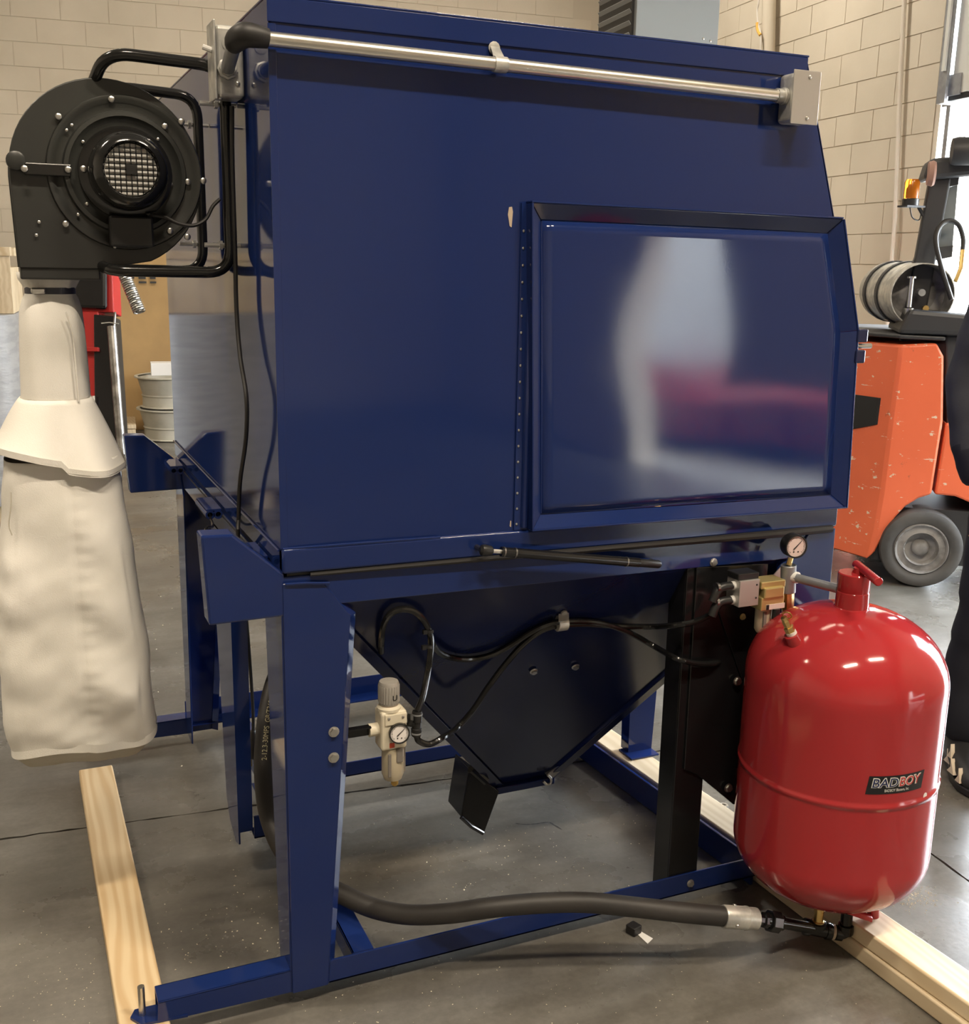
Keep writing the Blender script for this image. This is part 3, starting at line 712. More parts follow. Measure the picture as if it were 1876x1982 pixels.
# ================================================================== CONDUIT AND JUNCTION BOXES
cd = thing('electrical_conduit', (0.397,-0.022,1.782), 'bare metal conduit pipe strapped along the top of the blue side panel', 'conduit')
A, B = vec((-0.018,-0.024,1.77)), vec((0.997,-0.024,1.758)); B.z = A.z + (B.z - A.z)
MB().tube([A, B], .0115, 14).build('pipe', 'conduit', cd)
mid = vec((0.396,-0.024,1.773))
m = MB().lathe([(.0135, -.012), (.0135, .012)], A.lerp(B, (mid.x - A.x) / (B.x - A.x)), B - A, 14); m.build('strap', 'zinc', cd)
s0 = A.lerp(B, (mid.x - A.x) / (B.x - A.x))
MB().prism([s0 + Vector((-.012, 0, .010)), s0 + Vector((.009, 0, .010)), s0 + Vector((.007, .021, .032)), s0 + Vector((-.010, .021, .032))], (0, -.002, 0)).build('strap_tab', 'zinc', cd, smooth=None)
MB().lathe([(.011, 0), (.011, .002), (.006, .003)], s0 + Vector((-.002, .022, .030)), (0, -1, 0), 12).build('strap_screw', 'zinc', cd)
MB().lathe([(.0135, 0), (.0135, .014), (.016, .015), (.016, .021), (.0125, .022), (.0125, .03)], B - (B - A).normalized() * .012, B - A, 14).build('connector', 'zinc', cd)
E0 = A
el = MB().tube(catmull([E0 + Vector((.012, 0, 0)), E0 + Vector((-.008, .0, .002)), E0 + Vector((-.024, .006, .003)), E0 + Vector((-.033, .024, -.002)), E0 + Vector((-.034, .042, -.006))], 6), [.0150 + .0045 * math.sin(PI * k / 24) for k in range(25)], 16)
el.build('rubber_elbow', 'rubber', cd)
jb = thing('junction_box', (-0.027,0.2,1.769), 'galvanised junction box with knockouts fixed on the cabinet back above the blower', 'electrical box')
jx0, jx1, jz0, jz1, jy = -.050, -.002, 1.706, 1.826, .185
MB().box(jx0, jx1, jy, jy + .058, jz0, jz1).build('box', 'zinc', jb, smooth=None, bevel=.008, seg=4)
MB().box(jx0 - .004, jx0, jy - .003, jy + .062, jz0 - .004, jz1 + .006).build('cover', 'zinc', jb, smooth=None, bevel=.0015)
for zz in (jz0 + .040, jz1 - .032): MB().lathe([(.0115, 0), (.0115, .0012), (.0095, .0014)], (-.028, jy, zz), (0, -1, 0), 18).build('knockout', 'zinc', jb)
bolt((-.014, jy, jz0 + .024), (0, -1, 0), .0045, jb, 'steel', 'screw', 'dome'); bolt((-.045, jy, jz0 - .002), (0, 0, -1), .004, jb, 'steel', 'screw', 'dome')
MB().cyl(E0 + Vector((-.034, .040, -.006)), (-.031, jy + .002, 1.752), .012, 14).build('flexible_connector', 'galv_dull', jb)
MB().lathe([(.018, 0), (.018, .008), (.0145, .009), (.0145, .016)], (-.031, jy, 1.752), (E0 + Vector((-.034, .040, -.006))) - Vector((-.031, jy, 1.752)), 8).build('locknut', 'zinc', jb)
MB().cyl((jx0 - .003, jy + .02, 1.785), (jx0 - .018, jy + .024, 1.79), .005, 10).build('toggle_switch', 'paper_white', jb)
j2 = thing('junction_box', (1.04,-0.03,1.756), 'aluminium junction box with flat cover at the sloped end of the conduit', 'electrical box')
q0, q1 = vec((1.003,-0.052,1.804)), vec((1.068,-0.052,1.705))
MB().box(q0.x + .004, q1.x - .003, -.049, -.001, q1.z + .003, q0.z - .004).build('box', 'zinc', j2, smooth=None, bevel=.009, seg=4)
MB().box(q0.x, q1.x, -.052, -.049, q1.z, q0.z).build('cover', 'aluminium', j2, smooth=None, bevel=.0025, seg=3)
for s in ((q0.x + q1.x) / 2 + .005,):
    bolt((s, -.052, q0.z - .012), (0, -1, 0), .0036, j2, 'steel', 'screw', 'dome'); bolt((s, -.052, q1.z + .012), (0, -1, 0), .0036, j2, 'steel', 'screw', 'dome')

# gas strut resting along the seam
gs = thing('gas_strut', (0.561,-0.03,0.874), 'black gas strut slanting across the seam below the side door', 'strut')
a_, b_ = vec((0.374,-0.034,0.903)), vec((0.771,-0.03,0.836)); d_ = (b_ - a_)
MB().lathe([(.0095, 0), (.0095, d_.length * .78)], a_ + d_ * .10, d_, 14).build('cylinder', 'black_paint', gs)
MB().lathe([(.0045, 0), (.0045, d_.length * .10)], a_ + d_ * .03, d_, 10).build('rod', 'steel', gs)
MB().lathe([(.005, 0), (.0105, .004), (.0115, .012), (.0095, .024), (.006, .027)], a_ - d_ * .012, d_, 14).build('end_fitting', 'black_plastic', gs)
MB().lathe([(.0085, 0), (.0085, d_.length * .12), (.006, d_.length * .13)], a_ + d_ * .88, d_, 12).build('end_fitting', 'black_plastic', gs)
for t in (.11, .17, .80): MB().lathe([(.0102, 0), (.0102, .003)], a_ + d_ * t, d_, 14).build('ring', 'dark_steel', gs)
MB().cyl(a_ + Vector((0, 0, 0)), a_ + Vector((0, .03, 0)), .005, 8).build('ball_stud', 'dark_steel', gs)
MB().cyl(b_, b_ + Vector((0, .03, 0)), .005, 8).build('ball_stud', 'dark_steel', gs)
# ================================================================== DUST BLOWER
YF = .30                                   # front plate of the blower housing
bl = thing('dust_blower', (-.22, .38, 1.41), 'black centrifugal dust blower with round fan housing on tubular frames', 'blower')
bcx, bcz, bR = -.229, 1.574, .165
def volute(grow):
    pts = [(-.389 - grow, 1.408)]
    for k in range(0, 41):
        a = PI - k * (PI + 1.15) / 40
        r = bR + grow
        pts.append((bcx + r * math.cos(a), bcz + r * math.sin(a)))
    pts.append((-.250, 1.408)); return pts
MB().prism([(x, YF + .006, z) for x, z in volute(-.004)], (0, .15, 0)).build('housing', 'black_satin', bl, smooth=40)
MB().prism([(x, YF, z) for x, z in volute(0)], (0, .006, 0)).build('front_plate', 'black_satin', bl, smooth=40, bevel=.002)
MB().prism([(x, YF + .156, z) for x, z in volute(0)], (0, .006, 0)).build('rear_plate', 'black_satin', bl, smooth=40)
mx, mz = -.199, 1.578                       # fan axis
def ringprof(pr, y=YF): return MB().lathe(pr, (mx, y, mz), (0, -1, 0), 48, caps=False)
ringprof([(.136, -.002), (.133, .006), (.127, .0065), (.121, .001), (.108, .001), (.105, .010), (.098, .011), (.090, .003), (.074, .003), (.072, -.001)]).build('pressed_ring', 'black_satin', bl, smooth=50)
ringprof([(.082, .002), (.081, .010), (.074, .012), (.06, .012)]).build('motor_flange', 'black_gloss', bl)
MB().lathe([(.064, .0), (.067, .010), (.0675, .050), (.064, .072), (.056, .085), (.048, .088), (.0455, .085), (.0455, .070)], (mx, YF - .012, mz), (0, -1, 0), 40, caps=False).build('motor', 'black_gloss', bl, smooth=50)
MB().lathe([(.0, .078), (.044, .078)], (mx, YF - .012, mz), (0, -1, 0), 32, caps=False).build('motor_fan_cover', 'paper_white', bl)
g = MB(); yg = YF - .012 - .083
n_ = 9; step = .0092
for k in range(-4, 5):
    d = k * step; h = math.sqrt(max(0, .0435 ** 2 - d * d))
    g.box(mx + d - .0011, mx + d + .0011, yg - .001, yg + .001, mz - h, mz + h); g.box(mx - h, mx + h, yg - .001, yg + .001, mz + d - .0011, mz + d + .0011)
g.build('motor_grille', 'black_plastic', bl, smooth=None)
MB().box(mx - .0085, mx + .0085, yg - .003, yg - .001, mz - .0075, mz + .0085).build('grille_hub', 'black_plastic', bl, smooth=None)
MB().box(-.235, -.160, YF - .045, YF - .001, 1.448, 1.502).build('terminal_box', 'black_plastic', bl, smooth=None, bevel=.004)
MB().prism([(-0.37,0.285,1.588), (-0.292,0.285,1.588), (-0.293,0.285,1.567), (-0.369,0.285,1.567)], (0, .012, 0)).build('strap_bar', 'black_gloss', bl, smooth=None, bevel=.002)
MB().lathe([(.016, 0), (.016, .02), (.013, .022)], (-0.382,0.3,1.59), (0, -1, 0), 20).build('side_cap', 'black_satin', bl)
for p in ((113,226), (216,192), (319,245), (364,352), (329,447), (127,434)):
    pass
for p in [(-0.307,0.294,1.668), (-0.217,0.294,1.703), (-0.127,0.294,1.663), (-0.09,0.294,1.568), (-0.126,0.294,1.479), (-0.307,0.294,1.486), (-0.298,0.272,1.578), (-0.369,0.272,1.576), (-0.272,0.28,1.581), (-0.097,0.294,1.673), (-0.062,0.294,1.571), (-0.095,0.294,1.469)]:
    bolt(p, (0, -1, 0), .0062, bl, 'steel', 'bolt', 'dome')
for p in [(-0.351,0.296,1.488), (-0.357,0.296,1.465), (-0.286,0.294,1.655), (-0.295,0.294,1.646), (-0.209,0.294,1.678), (-0.269,0.294,1.628), (-0.14,0.294,1.64), (-0.164,0.294,1.645), (-0.269,0.294,1.522), (-0.285,0.294,1.503), (-0.12,0.294,1.563), (-0.225,0.296,1.448)]:
    bolt(p, (0, -1, 0), .0032, bl, 'steel', 'screw', 'dome')
# outlet collar at the bottom
MB().box(-.388, -.252, YF + .004, YF + .158, 1.388, 1.410).build('outlet_flange', 'black_satin', bl, smooth=None, bevel=.003)
# tubular frames
def frame(y, zt, zb, xr, x_in_t, x_in_b, yh):
    p = fillet([(x_in_t - .022, yh, zt - .055), (x_in_t, y, zt), (xr, y, zt - .008), (xr, y, zb), (x_in_b, y, zb + .001), (x_in_b - .012, yh, zb + .012)], .045, 8)
    MB().tube(p, .0105, 14).build('tube_frame', 'black_gloss', bl)
frame(.26, 1.776, 1.405, -.0225, -.226, -.240, .33)
frame(.555, 1.762, 1.405, -.0245, -.19, -.20, .45)
for y, z, x in ((.26, 1.705, -.0225), (.26, 1.455, -.0225), (.555, 1.70, -.0245), (.555, 1.46, -.0245)):
    MB().cyl((x - .045, y + .012, z), (-.001, y + .012, z), .0045, 10).build('mounting_bolt', 'steel', bl)
    MB().cyl((x - .018, y + .012, z), (x - .012, y + .012, z), .0085, 6).build('nut', 'steel', bl)
# motor lead
MB().tube(catmull([(-0.164,0.27,1.506), (-0.137,0.265,1.502), (-0.115,0.262,1.492), (-0.088,0.262,1.489), (-0.065,0.265,1.501), (-0.051,0.268,1.524), (-0.037,0.27,1.538)], 6), .0035, 8).build('motor_lead', 'rubber', bl)
# power cord hanging down the cabinet back to a plug
pc = thing('power_cord', (-0.05,0.122,0.966), 'black power cord hanging down the cabinet back to a plug behind the near leg', 'cord')
cordp = catmull([(-0.02,0.213,1.696), (-0.022,0.216,1.595), (-0.022,0.217,1.45), (-0.022,0.222,1.338), (-0.024,0.191,1.254), (-0.026,0.136,1.184), (-0.026,0.153,1.105), (-0.024,0.231,1.012), (-0.022,0.27,0.932), (-0.024,0.272,0.889), (0.02,0.48,0.741), (0.06,0.645,0.576), (0.08,0.721,0.427), (0.1,0.807,0.279), (0.1,0.816,0.217)], 6)
MB().tube(cordp, .0042, 8).build('cable', 'rubber', pc)
e_ = vec((0.1,0.816,0.217))
MB().lathe([(.006, 0), (.012, .012), (.0165, .03), (.0175, .07), (.014, .076)], e_ + Vector((0, 0, .01)), (0, 0, -1), 12).build('plug', 'rubber', pc)
for dx in (-.007, .007): MB().box(e_.x + dx - .001, e_.x + dx + .001, e_.y - .004, e_.y + .004, e_.z - .090, e_.z - .06).build('blade', 'brass', pc, smooth=None)

# ================================================================== DUST BAG
bg_ = thing('dust_bag', (-.34, .40, .33), 'long white cloth dust bag clamped under the blower outlet', 'dust bag')
def ring(cx, cy, rx, ry, z, n=64, p=2.6, wob=0., seed=0., tilt=0.):
    out = []
    for k in range(n):
        a = 2 * PI * k / n; c, s = math.cos(a), math.sin(a)
        e = (abs(c) ** p + abs(s) ** p) ** (-1 / p)
        w = 1 + wob * noise.noise(Vector((c * 1.7 + seed, s * 1.7, z * 5))) * 2 + wob * .8 * math.sin(a * 9 + z * 6 + seed)
        out.append(Vector((cx + rx * e * c * w, cy + ry * e * s * w, z + tilt * c * rx)))
    return out
CY = .385
# neck gathered by the clamp
rings = []
for z, x0, x1, ry, wob in ((1.400, -.390, -.286, .050, .06), (1.388, -.389, -.287, .050, .05), (1.377, -.383, -.292, .046, .03), (1.371, -.380, -.294, .044, .012), (1.361, -.380, -.294, .044, .012), (1.351, -.385, -.290, .048, .03),
                           (1.330, -.392, -.285, .054, .030), (1.29, -.395, -.282, .058, .018), (1.235, -.398, -.280, .062, .012), (1.185, -.400, -.279, .064, .010), (1.170, -.401, -.279, .065, .010), (1.160, -.401, -.279, .065, .008)):
    rings.append(ring((x0 + x1) / 2, CY, (x1 - x0) / 2, ry, z, wob=wob, seed=1.3, p=2.3))
neck = MB().loft(rings, caps=False); o = neck.build('neck', 'fabric', bg_, smooth=60); so = o.modifiers.new('thickness', 'SOLIDIFY'); so.thickness = .0015
MB().tube(catmull([(-.315, CY - .066, 1.33), (-.306, CY - .066, 1.29), (-.304, CY - .067, 1.22), (-.303, CY - .068, 1.165)], 5), .0018, 6).build('neck_seam', 'fabric', bg_)
# hose clamp
rc = [ring(-.337, CY, .0450, .0465, z, p=2.3) for z in (1.361, 1.373)]
MB().loft(rc, caps=False).build('clamp_band', 'band_dark', bg_)
MB().box(-.372, -.347, CY - .056, CY - .044, 1.362, 1.373).build('clamp_screw', 'steel', bg_, bevel=.003)
# flaring skirt
rings = []
for t in range(15):
    u = t / 14; z = 1.166 - .122 * u
    x0 = -.402 - .060 * u ** .85; x1 = -.279 + .055 * u ** .9; ry = .066 + .046 * u
    r_ = ring((x0 + x1) / 2, CY, (x1 - x0) / 2, ry, z, wob=.006 + .016 * u, seed=4.4, p=2.6)
    for k, p_ in enumerate(r_):
        a_ = 2 * PI * k / len(r_); p_.z += u * (.010 * math.sin(a_ * 2 + .6) - .012 * math.cos(a_) + (.012 if math.cos(a_) < .05 and math.sin(a_) < 0 else 0) * max(0, u - .55) * 2.2)
        p_.y -= .006 * u * (1 + math.sin(a_ * 6 + 1.2)) if math.sin(a_) < 0 else 0
    rings.append(r_)
o = MB().loft(rings, caps=False).build('skirt', 'fabric', bg_, smooth=60); so = o.modifiers.new('thickness', 'SOLIDIFY'); so.thickness = .003; so.offset = 1
MB().loft([[p + (p - Vector((-.34, CY, p.z))).normalized() * .0026 + Vector((0, 0, dz)) for p in rings[-1]] for dz in (.011, .0095, .006, .0045, .001, -.0015)], caps=False).build('skirt_hem', 'fabric', bg_, smooth=60)
# lower tube with soft creases
N = 120
Z_TOP, Z_BOT = 1.056, .478
def bag_ring(z):
    u = (Z_TOP - z) / (Z_TOP - Z_BOT)
    x0 = -.440 - .040 * min(1, u * 1.6) + .012 * max(0, u - .9) / .1; x1 = -.236 + .042 * min(1, u * 1.5)
    cx, rx = (x0 + x1) / 2, (x1 - x0) / 2; ry = .098 + .024 * math.sin(u * 2.6)
    out = []
    for k in range(N):
        a = 2 * PI * k / N; c, s = math.cos(a), math.sin(a); e = (abs(c) ** 3.2 + abs(s) ** 3.2) ** (-1 / 3.2)
        w = 1 + .010 * math.sin(a * 5 + 2) * u
        px = cx + rx * e * c * w
        fold = .0125 * noise.noise(Vector((px * 7 + 7, s * .8, z * 10 + px * 9))) + .0035 * noise.noise(Vector((px * 15 + 2, s * 2, z * 24 - px * 10)))
        y = CY + ry * e * s * w
        if s < 0: y += fold * 1.3 * (.25 + .75 * u ** .7)
        px += fold * .6 if abs(c) > .7 else 0
        if s < 0:                                                          # stitched seam down the front pulls the cloth in
            sd_ = math.exp(-((px + .330) / .007) ** 2); y += .0035 * sd_
            y += .0009 * math.sin(z * 230) * math.exp(-((px + .316) / .016) ** 2)
        out.append(Vector((px, y, z + (.010 * math.sin(a * 3 + 1) * max(0, u - .9) * 10))))
    return out
zs = [Z_TOP - (Z_TOP - Z_BOT) * t / 84 for t in range(85)]
rings = [bag_ring(z) for z in zs]
o = MB().loft(rings, caps=False).build('bag_body', 'fabric', bg_, smooth=60); so = o.modifiers.new('thickness', 'SOLIDIFY'); so.thickness = .0015
MB().loft([[p + Vector((0, 0, dz)) + (p - Vector((-.335, CY, p.z))).normalized() * .0024 for p in rings[-1]] for dz in (.013, .010, 0, -.004)], caps=False).build('bottom_hem', 'fabric', bg_, smooth=60)
last = rings[-1]; c0 = sum(last, Vector()) / N
bot = [[c0.lerp(p, s) + Vector((0, 0, -d)) for p in last] for s, d in ((.985, -.004), (.95, .012), (.84, .030), (.6, .042), (.3, .046), (.02, .046))]
MB().loft(bot, caps=True).build('bag_bottom', 'fabric_dull', bg_, smooth=60)
MB().tube(catmull([(-.432, CY - .121, 1.01), (-.434, CY - .123, .985), (-.440, CY - .122, .95), (-.436, CY - .123, .93)], 5), .0012, 5).build('loose_thread', 'fabric_dull', bg_)

# ================================================================== FILTER REGULATOR ON THE LEG
RY = .06
fr = thing('filter_regulator', (0.224,0.06,0.449), 'cream air filter regulator with grey knob and round gauge beside the near leg', 'regulator')
c_ = vec((0.224,0.06,0.538)); fx, fy = c_.x, RY
def zof(p): return vec(p).z
zk1, zk0, zb1, zb0, zw0, zt0 = zof((0.22,0.06,0.629)), zof((0.22,0.06,0.58)), zof((0.222,0.06,0.569)), zof((0.224,0.06,0.49)), zof((0.23,0.06,0.42)), zof((0.233,0.06,0.402))
kx = vec((0.22,0.06,0.604)).x
kp = [(.0165, 0), (.0195, .002), (.0205, .010), (.0205, zk1 - zk0 - .006), (.0185, zk1 - zk0 - .001), (.008, zk1 - zk0)]
MB().lathe(kp, (kx, fy, zk0), (0, 0, 1), 24).build('knob', 'reg_grey', fr, smooth=30)
g = MB()
for k in range(24):
    a = 2 * PI * k / 24; g.box(kx + .0205 * math.cos(a) - .0008, kx + .0205 * math.cos(a) + .0008, fy + .0205 * math.sin(a) - .0008, fy + .0205 * math.sin(a) + .0008, zk0 + .006, zk1 - .008)
g.build('knob_ribs', 'reg_grey', fr, smooth=None)
MB().tube(fillet([(kx + .002, fy - .0214, zk0 + .024), (kx + .002, fy - .0214, zk0 + .014), (kx + .010, fy - .0195, zk0 + .014), (kx + .010, fy - .0195, zk0 + .024)], .003, 3), .0009, 6).build('knob_mark', 'black_plastic', fr)
MB().lathe([(.0185, 0), (.0185, .003)], (kx, fy, zk0 - .003), (0, 0, 1), 24).build('knob_ring', 'red_orange', fr)
MB().lathe([(.024, 0), (.024, .006), (.0185, .010), (.0185, .014)], (kx, fy, zb1), (0, 0, 1), 24).build('bonnet', 'reg_cream', fr)
MB().box(fx - .027, fx + .027, fy - .022, fy + .022, zb0 + .0, zb1 + .002).build('body', 'reg_cream', fr, smooth=None, bevel=.006, seg=3)
MB().box(fx - .020, fx + .026, fy - .0245, fy - .02, zb1 - .026, zb1 - .002).build('face_plate', 'reg_cream', fr, smooth=None, bevel=.003)
for dx in (-.012, .017): bolt((fx + dx, fy - .0245, zb1 - .010), (0, -1, 0), .003, fr, 'steel', 'screw', 'dome')
MB().box(fx - .010, fx + .0, fy - .0235, fy - .021, zb0 + .006, zb0 + .016).build('red_tab', 'red_orange', fr, smooth=None)
MB().lathe([(.018, 0), (.0225, .012), (.0225, zb0 - zw0 - .004), (.021, zb0 - zw0)], (fx + .004, fy, zw0), (0, 0, 1), 24).build('bowl', 'bowl', fr)
MB().box(fx - .013, fx - .006, fy - .0225, fy - .019, zw0 + .012, zb0 - .008).build('sight_glass', 'smoke', fr, smooth=None, bevel=.002)
MB().box(fx + .004, fx + .018, fy - .0245, fy - .018, zb0 - .028, zb0 + .002).build('lock_slide', 'smoke', fr, smooth=None, bevel=.002)
MB().box(fx + .024, fx + .0275, fy - .010, fy - .006, zw0 + .014, zb0 - .004).build('side_slot', 'smoke', fr, smooth=None)
MB().lathe([(.004, 0), (.0075, .004), (.0075, zw0 - zt0), ], (fx + .008, fy, zt0), (0, 0, 1), 12).build('drain', 'stitch', fr)
def gauge(name, p, axis, r, depth, face, parent, ang):
    """round dial: case, bezel, face, pointer, tick marks"""
    p, axis = vec(p), vec(axis).normalized(); up = Vector((0, 0, 1)); rt = up.cross(axis).normalized() * 1.; up = axis.cross(rt).normalized()
    c = MB().lathe([(r * .92, -depth), (r, -depth * .85), (r, 0), (r * .99, .003), (r * .88, .003), (r * .86, .0)], p, axis, 32, caps=False); c.lathe([(0, -depth), (r * .92, -depth)], p, axis, 32, caps=False)
    g_ = c.build(name, 'black_plastic', parent)
    MB().lathe([(0, .0004), (r * .87, .0004)], p, axis, 32, caps=False).build('dial', face, g_)
    d = rt * math.cos(ang) + up * math.sin(ang); q = axis.cross(d)
    MB().prism([p - d * r * .32 + q * r * .05, p - d * r * .32 - q * r * .05, p + d * r * .66 - q * r * .012, p + d * r * .66 + q * r * .012], axis * .0008).add([], []).build('pointer', 'black_plastic', g_, smooth=None).location += axis * .0012
    t = MB()
    for k in range(25):
        a = -2.3 + 4.6 * k / 24 + PI / 2; d2 = rt * math.cos(a) + up * math.sin(a); q2 = axis.cross(d2); L = .16 if k % 4 == 0 else .09
        t.prism([p + d2 * r * .80 + q2 * r * .014, p + d2 * r * .80 - q2 * r * .014, p + d2 * r * (.80 - L) - q2 * r * .014, p + d2 * r * (.80 - L) + q2 * r * .014], axis * .0004)
    t.build('scale_marks', 'black_plastic', g_, smooth=None).location += axis * .0007
    t = MB()
    for s in (-1, 1): t.lathe([(0, .0005), (r * .07, .0005)], p - up * r * .45 + rt * s * r * .2 + axis * .0005, axis, 10, caps=False)
    t.build('dial_print', 'black_plastic', g_); return g_
gauge('gauge', (0.231,0.028,0.528), (-.15, -1, .1), .0205, .018, 'gauge_face', fr, .75)
MB().cyl((fx - .046, fy, vec((0.19,0.06,0.53)).z), (fx - .026, fy, vec((0.19,0.06,0.53)).z), .0135, 12).build('inlet_port', 'reg_cream', fr)
zi = vec((0.164,0.06,0.531)).z
MB().box(.10, fx - .044, fy - .002, fy + .002, zi - .010, zi + .008).build('mounting_bar', 'black_paint', fr, smooth=None)
MB().box(.10, fx - .044, fy - .012, fy + .002, zi + .008, zi + .011).build('mounting_bar_lip', 'black_paint', fr, smooth=None)
# tee with two push-in ports at the regulator outlet
te = thing('hose_tee', (0.276,0.055,0.537), 'black plastic push-in tee at the outlet of the cream filter regulator', 'fitting')
ta, tb = vec((0.276,0.05,0.56)), vec((0.274,0.05,0.507))
MB().lathe([(.0095, 0), (.0105, .004), (.0105, .016), (.009, .017), (.009, .03), (.0105, .031), (.0105, (ta - tb).length - .004), (.0095, (ta - tb).length)], tb, ta - tb, 16).build('body', 'black_plastic', te)
MB().cyl((fx + .026, fy, (ta.z + tb.z) / 2 + .004), (ta + tb) / 2, .0085, 12).build('stem', 'black_plastic', te)
for p, d in ((ta, ta - tb), (tb, tb - ta)): MB().lathe([(.0112, 0), (.0112, .003)], p - d.normalized() * .008, d, 16).build('release_ring', 'galv_dull', te)
MB().lathe([(.012, 0), (.012, .006)], (ta + tb) / 2 + Vector((-.012, 0, .010)), (-1, 0, .3), 6).build('collar', 'black_plastic', te)

# ================================================================== THIN AIR HOSES ON THE HOPPER
def air_hose(pts, label, r=.0064, name='air_hose'):
    return tag(MB().tube(catmull(pts, 8), r, 10).build(name, 'hose_black'), label, 'hose', 'thin black air hoses on the hopper')
air_hose([tuple(ta), (0.289,0.055,0.585), (0.3033,0.0644,0.6338), (0.3026,0.0489,0.6774), (0.2965,0.0335,0.7208), (0.2779,0.0218,0.7585), (0.2517,0.0137,0.7827), (0.2232,0.0096,0.7893), (0.2053,0.0175,0.7766), (0.1999,0.0355,0.7478), (0.206,0.0639,0.7063), (0.2139,0.0882,0.6788)],
         'thin black air hose rising from the tee and looping over at the hopper top')
air_hose([tuple(tb), (0.281,0.05,0.494), (0.303,0.05,0.484), (0.338,0.06,0.49), (0.4098,0.1645,0.4551), (0.4435,0.1597,0.4911), (0.4713,0.1424,0.5469), (0.4961,0.1195,0.5986), (0.5253,0.0948,0.6494), (0.5632,0.076,0.685), (0.6101,0.073,0.6917), (0.6746,0.0773,0.6849), (0.7509,0.0763,0.6714), (0.8255,0.0695,0.6633), (0.833,-0.008,0.69), (0.876,-0.02,0.697), (0.915,-0.028,0.715), (0.928,-0.035,0.736)],
         'thin black air hose sweeping from the tee up through the clip to the valve')
air_hose([(0.3083,0.0499,0.6947), (0.332,0.0765,0.6673), (0.3707,0.1024,0.641), (0.4156,0.113,0.6279), (0.4615,0.1106,0.6317), (0.5021,0.0966,0.654), (0.5381,0.0739,0.6865), (0.5673,0.0613,0.7028), (0.6055,0.0605,0.7042), (0.6698,0.0694,0.6937), (0.7223,0.0718,0.6786), (0.7777,0.0761,0.6528), (0.839,0.076,0.6153), (0.843,-0.006,0.615), (0.887,-0.014,0.6), (0.931,-0.01,0.591), (0.956,0,0.587), (0.967,0.008,0.585)],
         'thin black air hose drooping under the loop and ending at the black plate')
tie = thing('hose_clip', (0.6062,0.0667,0.7055), 'bent zinc clip holding the black hoses on the hopper face', 'clip')
c0_ = vec((0.6054,0.064,0.7212)); c1_ = vec((0.5986,0.0502,0.7094)); c2_ = vec((0.6076,0.0634,0.6882)); U = Vector((.012, 0, 0))
MB().prism([c0_ - U, c0_ + U, c1_ + U, c1_ - U], (0, -.0015, 0)).build('tab', 'zinc', tie, smooth=None)
MB().lathe([(.017, -.011), (.017, .011)], (c1_ + c2_) / 2 + Vector((0, .012, 0)), (1, 0, 0), 16).build('saddle', 'zinc', tie)
MB().lathe([(.0075, 0), (.0075, .004), (.004, .005)], c0_ + Vector((0, -.001, .002)), hn, 12).build('screw', 'zinc', tie)
for nm, p in (('zip_tie', (0.2926,0.0265,0.7321)), ('zip_tie', (0.2917,0.0292,0.6995))):
    q = thing(nm, p, 'black zip tie at the %s of the hose loop' % ('upper bend' if 'zt' not in globals() else 'lower bend'), 'zip tie'); zt = 1
    MB().lathe([(.0075, -.0025), (.0075, .0025)], p, (.1, .1, 1), 12).build('band', 'black_plastic', q); MB().box(p[0] - .014, p[0] - .006, p[1] - .004, p[1] + .004, p[2] - .004, p[2] + .004).build('lock', 'black_plastic', q)

# ================================================================== PRESSURE TANK
TX, TY, TR = 1.133, -.20, .203
tk = thing('pressure_tank', (TX, TY, .075), 'glossy red domed pressure tank bolted to the front corner of the cabinet', 'tank')
def dome(z0, h, up, n=12): return [(TR * math.cos(.5 * PI * k / n) if k < n else .001, z0 + (h if up else -h) * math.sin(.5 * PI * k / n)) for k in range(n + 1)]
def dome2(z0, h, up, n=16):
    out = []
    for k in range(n + 1):
        a = .5 * PI * k / n; out.append((TR * max(1e-3, math.cos(a)) ** .92, z0 + (h if up else -h) * math.sin(a) ** 1.0))
    return out
zc0, zc1 = .238, .605
prof_t = dome2(zc0, .132, False)[::-1] + [(TR, .245), (TR, .30), (TR, .398)] + [(TR, .404), (TR + .0022, .4065), (TR + .0022, .4135), (TR, .416)] + [(TR, .422), (TR, .52), (TR, .595)] + dome2(zc1, .152, True)
MB().lathe(prof_t, (TX, TY, 0), (0, 0, 1), 72, caps=False).build('shell', 'red_paint', tk, smooth=50)
ztop = zc1 + .150
MB().lathe([(.044, -.004), (.038, .0), (.0335, .004), (.033, .036), (.0322, .037), (.0322, .039), (.0328, .040), (.0328, .074), (.031, .076), (.0, .076)], (TX, TY, ztop - .002), (0, 0, 1), 32, caps=False).build('fill_neck', 'red_paint', tk)
ha, hb = vec((1.129,-0.2,0.829)), vec((1.179,-0.225,0.796)); ha = Vector((TX + .022, TY + .022, ztop + .084)); hb = Vector((TX - .030, TY - .098, ztop + .084))
MB().lathe([(.009, 0), (.009, (hb - ha).length)], ha, hb - ha, 14).build('handle_bar', 'red_paint', tk, bevel=.002)
MB().cyl((TX + .006, TY - .006, ztop + .07), (TX + .006, TY - .006, ztop + .085), .012, 14).build('handle_stem', 'red_paint', tk)
# brass safety fitting on the shoulder
sp = vec((0.929,-0.27,0.731)); ax_ = Vector((-.32, -.18, .93)).normalized()
